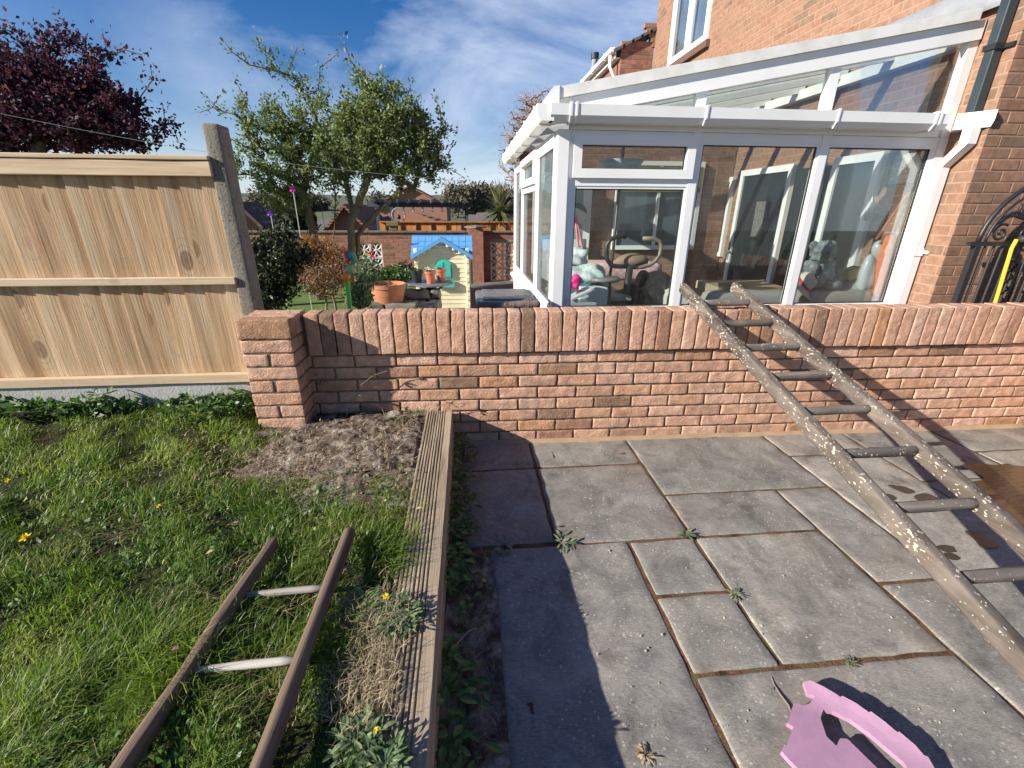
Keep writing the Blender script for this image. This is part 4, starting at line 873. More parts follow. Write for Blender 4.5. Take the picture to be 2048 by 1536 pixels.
def scroll(cx,cz,r,s=1,t0=0,turns=1.6,w=.009):
    B=MB(); B.tube([(cx+s*r*(1-q/44)*math.cos(t0+q/40*turns*6.28),GYp,cz+r*(1-q/44)*math.sin(t0+q/40*turns*6.28)) for q in range(40)],w,6); B.build('scroll',M_BLACK,gt,smooth=True)
for x,z,r,s,t in ((.16,.09,.065,1,1),(.36,.09,.06,-1,1),(.30,.25,.06,1,2.5),(.42,.22,.05,-1,0),(.56,.30,.075,1,0),(.76,.09,.06,1,1),(.96,.09,.065,-1,1),(.82,.25,.06,-1,2.5)): scroll(xL_+x,zr+z,r,s,t)
B=MB()
for (x0,z0,x1,z1,bz) in ((.08,.10,.45,.30,.05),(.10,.16,.55,.22,.06),(.45,.06,.60,.38,.0),(1.04,.10,.67,.30,.05)): B.tube([(xL_+x0+(x1-x0)*q/10,GYp,zr+z0+(z1-z0)*q/10+bz*math.sin(q*.63)) for q in range(11)],.010,6)
B.build('scroll_branch',M_BLACK,gt,smooth=True)
a=gpt(2015,478); b2=gpt(1972,598); b3=b2+(b2-a)*1.8
yp=thing('yellow_pole','yellow handled garden pole leaning against the black iron gate','garden pole')
B=MB(); B.tube([Vector((a.x,GYp-.06,a.z)),Vector((a.x-.012,GYp-.06,a.z-.06)),Vector((b2.x,GYp-.07,b2.z)),Vector((b3.x,GYp-.12,b3.z))],.0125,10); B.build('pole',plastic('yellow_plastic',(.80,.52,.03),.45),yp,smooth=True)
B=MB(); B.rbox((a.x+.14,GYp-.06,a.z+.0),(.12,.03,.028),.02,(4,2,2)); B.build('head',M_GASK,yp,smooth=True)
# grey-green bag behind gate bottom right
# ================================================================== BACK GARDEN
GZ=-.26; BWY=11.0
bw=thing('boundary_wall','dark red brick boundary wall with pierced concrete screen panels at the back of the garden','brick wall')
bx0=-6.2; bz1=atY(900,463,BWY).z; H=bz1-GZ
pl0,pl1=atY(716,500,BWY).x,atY(764,500,BWY).x; pz0,pz1=atY(740,545,BWY).z,atY(740,485,BWY).z
qr0,qr1=atY(981,500,BWY).x,atY(981,500,BWY).x+.58; qz0,qz1=atY(1000,562,BWY).z,atY(1000,484,BWY).z
rows=int(round(H/.075))
brickwall(bw,'brickwork',(bx0,BWY,GZ),(1,0,0),(0,-1,0),12.5,rows*.075,.225,.075,.010,.1,M_FBRICK,M_FMORTAR,(1,1,1),.003,0,.004,holes=((pl0-bx0,pl1-bx0,pz0-GZ,pz1-GZ),(qr0-bx0,qr1-bx0,qz0-GZ,qz1-GZ)),mname='mortar')
B=MB(); x=bx0
while x<6.2: B.rbox((x+.22,BWY+.05,GZ+rows*.075+.02),(.216,.09,.022),.008,(2,1,1),.003,9); x+=.44
B.build('coping',M_STONE,bw)
px_=atY(951,450,BWY).x
B=MB(); B.rbox((px_,BWY-.03,GZ+rows*.0375+.055),(.17,.17,rows*.0375+.055),.005,(1,1,1)); B.build('pier',M_FBRICK,bw)
B=MB(); B.lathe((px_,BWY-.03,GZ+rows*.075+.11),[(.26,0),(.26,.03),(.001,.06)],4); B.build('pier_cap',M_STONE,bw)
def screen(x0,x1,z0,z1,nx,nz_):
    w_=(x1-x0)/nx; h_=(z1-z0)/nz_
    for i in range(nx):
        for j in range(nz_):
            B=MB(); cx=x0+(i+.5)*w_; cz=z0+(j+.5)*h_; y=BWY+.02; d=(0,.06,0); t=.02; a=w_/2-.003; b=h_/2-.003
            for (p,q,r,s) in ((cx-a,cx+a,cz-b,cz-b+t),(cx-a,cx+a,cz+b-t,cz+b),(cx-a,cx-a+t,cz-b+t,cz+b-t),(cx+a-t,cx+a,cz-b+t,cz+b-t)): B.prism([(p,y,r),(q,y,r),(q,y,s),(p,y,s)],d)
            for s1 in (-1,1):
                for s2 in (-1,1):   # petals
                    n_=8; o1=[];o2=[]
                    for q in range(n_+1):
                        t_=q/n_; px=t_*s1*(a-t*.5); pz=t_*s2*(b-t*.5); bl=math.sin(math.pi*t_)*.030
                        ox=-s2*bl; oz=s1*bl; o1.append((cx+px+ox,y+.004,cz+pz+oz)); o2.append((cx+px-ox,y+.004,cz+pz-oz))
                    B.tube([Vector(v)+Vector((0,.02,0)) for v in o1],.013,4); B.tube([Vector(v)+Vector((0,.02,0)) for v in o2],.013,4)
            B.build('screen_block',mat('pale_block',color=(.66,.62,.56),rough=.9),bw)
screen(pl0,pl1,pz0,pz1,2,2); screen(qr0,qr1,qz0,qz1,2,3)
# playhouse
ph=thing('playhouse','cream plastic playhouse with blue tiled roof and turquoise shutter','playhouse')
PY=7.6; hx0=atY(832,560,PY).x; hx1=atY(940,560,PY).x; hz0=GZ; hze=atY(884,508,PY).z; hzt=atY(884,478,PY).z
M_CREAM=mat('cream_plastic',lambda t,b:setc(t,b,mix(t,ramp(t,noi(t,coords(t),5,5,.7),[(.45,(0,0,0)),(.8,(1,1,1))]),(.74,.68,.46),(.60,.54,.36))),rough=.5); M_BLUE=plastic('blue_plastic',(.11,.33,.64),.45); M_TEAL=plastic('turquoise_plastic',(.06,.46,.37),.45)
B=MB(); nb=13; bh_=(hze-hz0)/nb; dpt=.85
for k in range(nb):
    z=hz0+k*bh_; B.prism([(hx0+.04,PY-.009,z),(hx0+.04,PY,z+bh_-.002),(hx0+.04,PY+.03,z+bh_-.002),(hx0+.04,PY+.03,z)],(hx1-hx0-.08,0,0)); 
    B.prism([(hx1-.008,PY+.06,z),(hx1-.018,PY+.06,z+bh_-.002),(hx1-.05,PY+.06,z+bh_-.002),(hx1-.05,PY+.06,z)],(0,dpt,0)); B.prism([(hx0,PY+.06,z),(hx0+.02,PY+.06,z+bh_-.006),(hx0+.05,PY+.06,z+bh_-.006),(hx0+.05,PY+.06,z)],(0,dpt,0))
cx=(hx0+hx1)/2
for k in range(4):
    z=hze+k*(hzt-hze)/4; f=(1-k/4)*.98; f2=(1-(k+1)/4)*.98+.02; hw_=(hx1-hx0)/2-.04
    B.prism([(cx-hw_*f,PY-.02,z),(cx+hw_*f,PY-.02,z),(cx+hw_*f2,PY-.005,z+(hzt-hze)/4-.005),(cx-hw_*f2,PY-.005,z+(hzt-hze)/4-.005)],(0,.03,0))
B.build('walls',M_CREAM,ph)
B=MB()
for s in (hx0,hx1-.06):
    B.rbox((s+.03,PY-.012,(hz0+hze)/2),(.032,.03,(hze-hz0)/2),.01,(1,1,1))
    for k in range(7): B.rbox((s+.03,PY-.045,hz0+.10+k*.15),(.03,.012,.045),.01,(1,1,1))
B.build('corner_posts',M_CREAM,ph)
B=MB()
for k in range(9):
    t_=(k-4)/4.6; B.rbox((cx+t_*(hx1-hx0)/2,PY-.06,hze+(1-abs(t_))*(hzt-hze)-.045),(.022,.035,.028),.008,(1,1,1))
B.build('bargeboard_dentils',M_CREAM,ph)
B=MB(); e=.06
rzt=hzt+.02
B.prism([(hx0-e,PY-.06,hze-.03),(hx0-e,PY+.46,rzt+.02),(hx0-e,PY+.98,hze-.03),(hx0-e,PY+.98,hze-.06),(hx0-e,PY+.46,rzt-.03),(hx0-e,PY-.06,hze-.06)],(0,0,0)) if 0 else None
# main roof, ridge running left to right
T_=8
for row in range(4):
    for c_ in range(9):
        a=hx0-e+c_*(hx1-hx0+2*e)/9; b=a+(hx1-hx0+2*e)/9-.006
        f0=row/4; f1=(row+1)/4; z0=hze-.04+f0*(rzt-hze+.04); z1=hze-.04+f1*(rzt-hze+.04); y0=PY+.0+f0*.40; y1=PY+.0+f1*.40; o_=.0+(c_%2)*.006
        B.prism([(a,y0-o_,z0),(b,y0-o_,z0),(b,y1,z1-.004),(a,y1,z1-.004)],(0,.03,.012))
B.prism([(hx0-e,PY+.40,rzt+.02),(hx0-e,PY+.95,hze-.05),(hx0-e,PY+.95,hze-.08),(hx0-e,PY+.40,rzt-.02)],(hx1-hx0+2*e,0,0))
# front gable trim
for s in (-1,1):
    xx=cx+s*((hx1-hx0)/2+.05)
    B.prism([(cx,PY-.12,hzt+.035),(xx,PY-.12,hze-.01),(xx,PY-.12,hze-.075),(cx,PY-.12,hzt-.035)],(0,.16,0))
B.build('roof',M_BLUE,ph)
# arched shutter window and sill
wx=(atY(873,540,PY).x+atY(903,540,PY).x)/2; wr=.135; wz0_=atY(888,556,PY).z; wza=atY(888,535,PY).z
B=MB(); poly=[(wx-wr,PY-.04,wz0_)]+[(wx-wr*math.cos(math.pi*i/12),PY-.04,wza+wr*math.sin(math.pi*i/12)) for i in range(13)]+[(wx+wr,PY-.04,wz0_)]
B.prism(poly,(0,.03,0)); 
for s in (-1,1): B.prism([(wx+s*.012,PY-.055,wz0_+.02),(wx+s*(wr-.025),PY-.055,wz0_+.02),(wx+s*(wr-.025),PY-.055,wza+.05),(wx+s*.012,PY-.055,wza+.09)],(0,.02,0))
B.build('shutter',M_TEAL,ph)
B=MB(); B.box((wx-.16,PY-.09,wz0_-.14),(wx+.16,PY-.02,wz0_-.04)); B.build('window_box',M_TEAL,ph)
B=MB(); B.box((hx1+.02,PY+.12,hz0+.45),(hx1+.05,PY+.5,hze-.15)); B.build('side_shutter',M_TEAL,ph)
# bistro table with pots
TY=5.8; tcx=atY(859,562,TY).x; tz=atY(859,564,TY).z
bt=thing('bistro_table','round grey bistro table with black cast legs in front of the playhouse','table')
B=MB(); B.lathe((tcx,TY,tz),[(.001,0),(.285,0),(.295,-.006),(.295,-.022),(.27,-.026),(.001,-.026)],36); B.build('table_top',plastic('slate_top',(.14,.155,.17),.45),bt,smooth=False)
B=MB(); B.tube([(tcx,TY,tz-.03),(tcx,TY,tz-.2),(tcx,TY,GZ+.3)],[.05,.025,.03],10); B.build('column',M_BLACK,bt)
for k in range(3):
    a=R_(90+120*k+25); B=MB(); B.tube([(tcx+.05*math.cos(a)*1,TY+.05*math.sin(a),tz-.12),(tcx+.14*math.cos(a),TY+.14*math.sin(a),tz-.07),(tcx+.18*math.cos(a),TY+.18*math.sin(a),tz-.03)],.012,6); B.tube([(tcx,TY,GZ+.35),(tcx+.12*math.cos(a),TY+.12*math.sin(a),GZ+.25),(tcx+.25*math.cos(a),TY+.25*math.sin(a),GZ)],.016,6); B.build('leg',M_BLACK,bt)
def pot(px,y,z,r,h,m,lab,plants=1,nm='plant_pot',rim=1.12):
    c=atY(px,550,y); t=thing(nm,lab,'plant pot'); x=c.x
    B=MB(); B.lathe((x,y,z),[(.001,0),(r*.74,0),(r*.97,h*.8),(r*rim,h*.8),(r*rim*1.02,h),(r*.95,h),(r*.9,h*.86),(.001,h*.84)],24); B.build('pot',m,t,smooth=False)
    B=MB()
    for k in range(26*plants):
        a=random.uniform(0,6.28); rr=random.uniform(0,r*.8); B.leaf((x+rr*math.cos(a),y+rr*math.sin(a),z+h*.84),(math.cos(a)*.7,math.sin(a)*.7,random.uniform(.5,1.6)),(0,0,1),random.uniform(.03,.07),.022)
    B.build('plant',M_WEED,t)
M_TERRA=mat('terracotta',lambda t,b:(setc(t,b,mix(t,noi(t,coords(t),12,5),(.40,.15,.08),(.52,.23,.13))),bump(t,b,noi(t,coords(t),60,3),.4,.004)),rough=.85,spec=.2)
M_TPL=plastic('terracotta_plastic',(.46,.14,.075),.5); M_BPOT=plastic('black_pot_plastic',(.02,.025,.03),.4)
pot(833,TY-.04,tz,.072,.15,M_BPOT,'black plastic plant pot with seedlings on the left of the bistro table',2)
pot(861,TY-.12,tz,.064,.15,M_TPL,'front terracotta-coloured plant pot near the middle of the bistro table'); pot(882,TY+.08,tz,.064,.15,M_TPL,'rear terracotta-coloured plant pot before the turquoise shutter')
# stone raised bed, planter
SY=5.2; zs=atY(800,607,SY).z
rb=thing('stone_planter','low rough grey stone raised bed below the bistro table','raised bed')
xa=atY(733,607,SY).x; xb=atY(878,607,SY).x
for r_ in range(4):
    x=xa+random.uniform(-.05,0)
    while x<xb-.05:
        L=min(random.uniform(.22,.42),xb-x); B=MB(); B.rbox((x+L/2,SY+.08,zs-.06-r_*.125),(L/2-.006,.09,.058),.022,(5,3,2),.018,12); B.build('stone',M_STONE,rb,smooth=True); x+=L
xa2=atY(806,600,5.6).x; zs2=atY(850,580,5.6).z; 
for r_ in range(3):
    x=xa2; 
    while x<atY(879,600,5.6).x-.05:
        L=min(random.uniform(.2,.35),atY(879,600,5.6).x-x+.02); B=MB(); B.rbox((x+L/2,5.62,zs2-.05-r_*.115),(L/2-.006,.10,.052),.022,(5,3,2),.018,12); B.build('stone',M_STONE,rb,smooth=True); x+=L
B=MB(); B.box((xa+.02,SY+.1,GZ),(xb-.02,SY+.75,zs-.06)); B.build('fill',M_SOIL,rb)
c=atY(776,590,5.35); pr_=(atY(812,590,5.35).x-atY(740,590,5.35).x)/2; zp=zs-.0; zpt=atY(776,571,5.35).z
tp=thing('terracotta_planter','wide terracotta bowl planter standing on the stone raised bed','planter')
B=MB(); hh_=zpt-zp+.04; B.lathe((c.x,5.38,zp-.02),[(.001,0),(pr_*.76,0),(pr_*.90,hh_*.45),(pr_*.95,hh_*.78),(pr_,hh_*.8),(pr_*1.02,hh_),(pr_*.93,hh_),(pr_*.90,hh_*.8),(.001,hh_*.75)],36); B.build('bowl',M_TERRA,tp)
B=MB(); B.lathe((c.x,5.38,zp-.02),[(.001,hh_*.80),(pr_*.9,hh_*.80)],24); B.build('compost',M_SOIL,tp)
# storage box lid
sb=thing('storage_box','brown plastic garden storage box with shiny creased lid beside the conservatory','storage box')
SBY=3.15; a=atY(958,600,SBY); b=atY(1090,600,SBY); zt_=atY(1020,592,SBY+.12).z
B=MB(); B.box((a.x+.03,SBY-.05,GZ),(b.x-.12,SBY+.42,zt_-.06)); B.build('box_body',plastic('brown_plastic',(.055,.035,.03),.4),sb)
B=MB(); B.rbox(((a.x+b.x)/2-.03,SBY+.18,zt_-.03),((b.x-a.x)/2-.01,.26,.026),.02,(10,8,1),.002,9); B.rbox(((a.x+b.x)/2-.03,SBY+.18,zt_-.002),((b.x-a.x)/2-.06,.21,.010),.008,(14,10,1),.003,10)
B.build('lid',mat('grey_brown_lid',lambda t,b:bump(t,b,noi(t,coords(t),9,4,.6,1.5),.8,.03),color=(.17,.135,.12),rough=.28,spec=.45),sb,smooth=True)
# bent garden toy
gtv=thing('garden_windmill','childs bright bent plastic garden windmill on a green pole behind the wall','garden toy')
TY2=2.95
def tp_(px,py): return atY(px,py,TY2)
B=MB(); a=tp_(702,640); B.tube([Vector((a.x,TY2,GZ)),a,tp_(694,562)],.0145,10); B.build('pole',plastic('lime_plastic',(.14,.62,.02),.35),gtv,smooth=True)
B=MB(); B.tube([tp_(694,563),tp_(691,553),tp_(695,545)],[.016,.022,.018],10); B.build('joint',plastic('orange_plastic',(.85,.22,.01),.35),gtv,smooth=True)
B=MB(); B.tube([tp_(694,548),tp_(699,538),tp_(705,528)],[.012,.026,.010],10); B.build('leaf_piece',plastic('sage_plastic',(.22,.42,.20),.45),gtv,smooth=True)
B=MB(); B.tube([tp_(705,529),tp_(711,520),tp_(708,512),tp_(701,508)],[.009,.014,.016,.020],10); B.build('neck',plastic('sage_plastic'  ,(.22,.42,.20),.45),gtv,smooth=True)
B=MB(); B.tube([tp_(704,510),tp_(696,512)],[.018,.036],14); B.build('horn',plastic('teal_plastic2',(.02,.28,.30),.4),gtv,smooth=True)
B=MB(); B.tube([tp_(696,512),tp_(693.5,512.5)],[.050,.050],18); B.build('wheel',plastic('red_plastic',(.70,.05,.03),.4),gtv,smooth=False)
B=MB(); B.tube([tp_(693.4,512.5),tp_(692.4,512.7)],[.030,.030],18); B.build('wheel_centre',plastic('yellow_plastic',(.80,.52,.03),.45),gtv)
# pinwheels
def pinwheel(px,py,y,r,cols,lab,zb=GZ):
    c=atY(px,py,y); t=thing('pinwheel',lab,'pinwheel')
    B=MB(); B.tube([(c.x,y+.02,zb),(c.x,y+.02,c.z)],.006,6); B.build('stick',plastic('pale_stick',(.5,.5,.48),.5),t)
    for k in range(6):
        a=k*math.pi/3+.3; B=MB(); p=Vector((math.cos(a),0,math.sin(a))); q=Vector((math.cos(a+.75),0,math.sin(a+.75)))
        B.add([c,c+p*r,c+q*r*.75+Vector((0,-.02,0)),c+Vector((0,-.012,0))],[(0,1,2,3)]); o=B.build('vane',cols[k%len(cols)],t); o.modifiers.new('t','SOLIDIFY').thickness=.002
CR=[plastic('vane_pink',(.8,.02,.25),.4),plastic('vane_red',(.8,.03,.02),.4),plastic('vane_yellow',(.85,.6,.02),.4),plastic('vane_green',(.03,.45,.2),.4),plastic('vane_purple',(.25,.05,.5),.4),plastic('vane_pink',(.8,.02,.25),.4)]
pinwheel(742,512,6.5,.07,CR,'rainbow pinwheel in front of the left pierced screen panel')
pinwheel(585,379,7.3,.05,[CR[4],CR[0]],'purple and pink pinwheel held high against the pear tree'); pinwheel(540,427,7.3,.05,[CR[4]],'purple pinwheel above the dark evergreen bush')
# ------------------------------------------------------------------ beyond the boundary wall
M_TILE=mat('roof_tile',lambda t,b:(setc(t,b,mix(t,noi(t,coords(t),3,5),(.20,.095,.06),(.30,.155,.10))),bump(t,b,N(t,'ShaderNodeTexWave',{'Vector':coords(t),'Scale':3.0},bands_direction='Z').outputs['Fac'],.5,.05)),rough=.95,spec=.1)
M_HW=mat('far_house_brick',lambda t,b:setc(t,b,mix(t,noi(t,coords(t),6,4),(.26,.13,.09),(.36,.19,.13))),rough=.95)
def gablehouse(nm,lab,x0,x1,y,dep,zb,ze,zr,axis='x',hip=0,mr=None,wins=0):
    t=thing(nm,lab,'house'); B=MB(); B.box((x0,y,zb),(x1,y+dep,ze))
    if axis=='y': B.prism([(x0,y,ze),(x1,y,ze),((x0+x1)/2,y,zr-.12)],(0,dep,0))
    B.build('wall',M_HW,t); o=.35; B=MB(); cx=(x0+x1)/2; cy=y+dep/2
    if axis=='y':
        for s in (-1,1): 
            xe=cx+s*((x1-x0)/2+o*.6); ze2=ze-.25
            B.prism([(cx,y-o,zr),(xe,y-o,ze2),(xe,y-o,ze2-.14),(cx,y-o,zr-.14)],(0,dep+2*o,0))
    else:
        v=[(x0-o,y-o,ze-.1),(x1+o,y-o,ze-.1),(x1+o,y+dep+o,ze-.1),(x0-o,y+dep+o,ze-.1),(x0+hip,cy,zr),(x1-hip,cy,zr)]
        B.add(v,[(0,1,5,4),(1,2,5),(2,3,4,5),(3,0,4),(3,2,1,0)])
    B.build('roof',mr or M_TILE,t)
    for k in range(wins):
        B=MB(); x=x0+(x1-x0)*(k+.5)/wins; B.box((x-.5,y-.05,zb+(ze-zb)*.45),(x+.5,y-.01,ze-.5)); B.build('window',M_UPVC,t)
    return t
a=atY(898,407,40); b=atY(800,407,40); r_=atY(852,376,40)
gablehouse('gable_house','orange-brown gabled house roof rising behind the pergola',a.x-6.0,a.x-.2,40,9,-.6,a.z,r_.z+.2,'y')
a=atY(890,446,24); b=atY(735,446,24); r_=atY(840,424,24)
gablehouse('bungalow','brown hipped bungalow roof behind the boundary wall, under the pergola',b.x,a.x,22,6,-.6,atY(800,448,22).z,r_.z,'x',1.6)
a=atY(515,461,17); b=atY(560,461,17); gablehouse('shed','small dark red gabled building behind the wall next to the fence post',atY(455,461,17).x,atY(531,461,17).x,17,4,-.6,atY(520,446,17).z,atY(492,403,17).z,'y',0,mat('dark_roof',color=(.09,.055,.045),rough=.9))
a=atY(655,460,20); gablehouse('brown_cottage','brick cottage gable between the two garden tree trunks',atY(652,460,20).x,atY(742,460,20).x,20,5,-.6,atY(700,458,20).z,atY(722,408,20).z,'y')
for i,(px,py,ww,lab) in enumerate([(955,437,2.2,'far grey roofed house right of the pergola post'),(975,433,2.4,'distant slate roofed house left of the cordyline'),(545,452,3,'far pale house seen left of the dark conifer'),(640,449,3,'far low house seen right of the first tree trunk')]):
    c=atY(px,py,55); gablehouse('distant_house',lab,c.x-ww*.6,c.x+ww*.6,55+i,5,-.8,c.z-.9,c.z+.4,'x',.3,mat('slate',color=(.13,.11,.11),rough=.9),2)
# timber fence and pergola behind the wall
of=thing('orange_fence','orange stained timber fence behind the right part of the boundary wall','fence'); M_OF=mat('orange_timber',woodm((.36,.12,.03),(.55,.21,.06),(.62,.28,.09),sc=6,knots=False),rough=.8)
B=MB(); x=atY(760,455,12.2).x; ztf=atY(900,445,12.2).z
while x<2.2: B.box((x,12.2,-.5),(x+.098,12.22,ztf),random.random()); x+=.1
B.build('boards',M_OF,of)
for k in range(9):
    B=MB(); xx=atY(771,455,12.2).x+k*.38; B.box((xx,12.165,-.5),(xx+.03,12.198,ztf-.02)); B.build('batten',M_GASK,of)
B=MB(); B.box((atY(760,455,12.2).x,12.15,ztf),(2.2,12.24,ztf+.03)); B.build('capping',M_OF,of)
pe=thing('pergola','dark grey timber pergola hung with bulbs behind the boundary wall','pergola'); M_PG=plastic('grey_timber',(.055,.065,.08),.7)
PGY=13.6; zb0=atY(850,414,PGY).z; zb1=atY(850,406,PGY).z
xl=atY(755,430,PGY).x; xrr=atY(933,430,PGY).x
for x in (xl,xrr): 
    for y in (PGY,PGY+2.6): B=MB(); B.box((x-.05,y,-.5),(x+.05,y+.1,zb0)); B.build('post',M_PG,pe)
for y in (PGY,PGY+2.6): B=MB(); B.box((xl-.25,y-.01,zb0),(xrr+.15,y+.05,zb1+.02)); B.build('beam',M_PG,pe)
for k in range(9): 
    B=MB(); x=xl+(xrr-xl)*k/8; B.prism([(x-.025,PGY-.3,zb1+.02),(x-.025,PGY-.3,zb1+.10),(x-.025,PGY+2.9,zb1+.12),(x-.025,PGY+2.9,zb1+.02),(x-.025,PGY-.15,zb1-.03)],(.05,0,0)); B.build('rafter',M_PG,pe)
for k in range(8):
    px=788+k*(928-788)/7.3; c=atY(px,416,PGY-.05); t=thing('festoon_bulb','clear festoon bulb in the row hanging from the pergola beam','bulb','bulbs hanging from the pergola'); B=MB(); blob(B,(c.x,PGY-.05,c.z-.06),.035,8,0,(1,1,1.4)); B.build('bulb',mat('bulb_glass',color=(.75,.75,.72),rough=.1),t,smooth=True); B=MB(); B.tube([(c.x,PGY-.05,c.z-.02),(c.x,PGY-.05,c.z+.05)],.018,8); B.build('holder',M_BLACK,t)
c=atY(797,430,12.9); hs=thing('hanging_ring','round metal ring ornament hanging at the left of the pergola','ornament')
B=MB(); B.tube([(c.x+.17*math.cos(q*.2618),12.9,c.z+.17*math.sin(q*.2618)) for q in range(25)],.018,8); B.build('ring',M_LEAD,hs,smooth=True); B=MB(); blob(B,(c.x,12.9,c.z-.05),.06,8,.3); B.build('centre',M_BLACK,hs,smooth=True); B=MB(); B.tube([(c.x,12.9,c.z+.17),(c.x,12.9,zb0+.1)],.005,5); B.build('cord',M_BLACK,hs)
c=atY(786,449,BWY); B=MB(); B.rbox((c.x,BWY+.05,c.z+.02),(.13,.13,.05),.01,(1,1,1)); B.rbox((c.x,BWY+.05,c.z-.06),(.09,.09,.06),.01,(1,1,1)); tag(B.build('pillar_ornament',mat('mossy_stone',color=(.16,.14,.07),rough=.95)),'small mossy stone cap standing on top of the boundary wall','stone ornament')
# washing line
B=MB(); a=atY(-40,219,6.3); b=atY(925,362,6.3); c=atY(403,287,6.3); B.tube([a.lerp(b,q/20)+Vector((0,0,-.10*math.sin(math.pi*q/20))) for q in range(21)],.0019,4); tag(B.build('washing_line',plastic('line_plastic',(.30,.33,.30),.6)),'thin pale washing line stretched across the garden in front of the trees','washing line')
# ================================================================== TREES
def fastmesh(name,V,Fq,rv,m,parent=None):
    """V (n,3), Fq (m,4) quads, rv (m,)"""
    me=bpy.data.meshes.new(name); me.vertices.add(len(V)); me.vertices.foreach_set('co',V.astype(np.float32).ravel())
    k=Fq.shape[1]; me.loops.add(Fq.size); me.loops.foreach_set('vertex_index',Fq.astype(np.int32).ravel()); me.polygons.add(len(Fq))
    me.polygons.foreach_set('loop_start',np.arange(len(Fq),dtype=np.int32)*k)
    me.materials.append(m); me.update(calc_edges=True)
    at=me.attributes.new('rnd','FLOAT_COLOR','CORNER'); r=np.repeat(rv,k).astype(np.float32); at.data.foreach_set('color',np.stack([r,(r*7.1)%1,(r*3.7)%1,np.ones_like(r)],1).ravel())
    o=bpy.data.objects.new(name,me); COL.objects.link(o)
    if parent: o.parent=parent
    return o
def leaves(name,P,m,size,parent,n=1,spread=.05,asp=.5,seed=1,updir=.3,bias=0,D=None):
    g=np.random.default_rng(seed); P=np.repeat(np.asarray(P,float),n,0); N_=len(P); P=P+g.normal(0,spread,(N_,3))
    d=g.normal(0,1,(N_,3)); d[:,2]+=updir
    if D is not None: d+=np.repeat(np.asarray(D,float),n,0)*1.5
    d/=np.linalg.norm(d,axis=1)[:,None]; s=np.cross(d,g.normal(0,1,(N_,3))); s/=np.linalg.norm(s,axis=1)[:,None]; nn=np.cross(d,s)
    L=size*g.uniform(.6,1.3,N_)[:,None]; W=L*asp
    V=np.stack([P,P+d*L*.5+s*W*.5+nn*W*.12,P+d*L-nn*L*.15,P+d*L*.5-s*W*.5+nn*W*.12],1).reshape(-1,3)
    Fq=np.arange(N_*4).reshape(-1,4); rv=np.clip(g.normal(.5+bias,.27,N_),0,1)
    return fastmesh(name,V,Fq,rv,m,parent)
def grow(starts,targets,r_tip=.004,power=.45,step=.25,seed=0,jit=.03,straight=.75):
    """tree skeleton: each target joins the nearest existing node; returns list of (path, radii) and tip list"""
    g=random.Random(seed); nodes=[]; par=[]; 
    for path in starts:
        for i,(p,pi) in enumerate(path): nodes.append(Vector(p)); par.append(pi)
    base=len(nodes); root=nodes[base-1]
    T=sorted(targets,key=lambda q:min((q-nodes[i]).length for i in range(base))); arr=[tuple(v) for v in nodes]
    tips=[]; A=np.array(arr)
    Al=list(arr)
    for q in T:
        A=np.array(Al); d=A-np.array(q); dist=np.sqrt((d**2).sum(1))+ .45*np.maximum(0,A[:,2]-q.z+.05); 
        i=int(dist.argmin()); p=nodes[i]; L=(q-p).length; k=max(1,int(L/step)); last=i
        pd=(p-nodes[par[i]]).normalized() if par[i]>=0 else Vector((0,0,1))
        for j in range(1,k+1):
            t=j/k; lin=p.lerp(q,t); cur=lin+pd*(L*.25*math.sin(math.pi*t)*.8)+Vector([g.gauss(0,jit*L) for _ in range(3)])*(math.sin(math.pi*t))
            nodes.append(cur); par.append(last); last=len(nodes)-1; Al.append(tuple(cur))
        tips.append(last)
    cnt=[0]*len(nodes)
    for t in tips:
        i=t
        while i>=0: cnt[i]+=1; i=par[i]
    rad=[r_tip*max(1,c)**power for c in cnt]
    return nodes,par,rad,tips
def woodmesh(nodes,par,rad,name,m,parent,k=5,rmax=9):
    V=[];Fq=[]
    ch={}
    for i,p in enumerate(par):
        if p<0: continue
        a=nodes[p]; b=nodes[i]; d=(b-a)
        if d.length<1e-5: continue
        d.normalize(); s=d.cross(Vector((.3,.9,.2))).normalized(); t=d.cross(s); ra=min(rmax,rad[p]*.97 if rad[p]<rad[i]*1.6 else rad[i]*1.15); rb=rad[i]; o=len(V)
        kk=k if rb<.02 else k+3
        for q in range(kk):
            c_,s_=math.cos(2*math.pi*q/kk),math.sin(2*math.pi*q/kk); V.append(a+(s*c_+t*s_)*ra); V.append(b+(s*c_+t*s_)*rb)
        for q in range(kk): r=(q+1)%kk; Fq.append((o+2*q,o+2*r,o+2*r+1,o+2*q+1))
    return fastmesh(name,np.array([tuple(v) for v in V]),np.array(Fq),np.random.default_rng(1).random(len(Fq)),m,parent)
def inblobs(blobs,n,seed,shell=.5):
    g=random.Random(seed); out=[]; vol=[b[3]*b[4]*b[5] for b in blobs]; 
    for _ in range(n):
        x,y,z,a,b,c=g.choices([q[:6] for q in blobs],vol)[0]
        while True:
            u=Vector((g.uniform(-1,1),g.uniform(-1,1),g.uniform(-1,1)))
            if u.length<1 and (u.length>shell or g.random()<.45): break
        out.append(Vector((x+u.x*a,y+u.y*b,z+u.z*c)))
    return out
def pb(px,py,y,rx,rz,ry=None): 
    c=atY(px,py,y); s=(atY(px+10,py,y).x-c.x)/10; return (c.x,y,c.z,rx*s,(ry or rx)*s,rz*s)
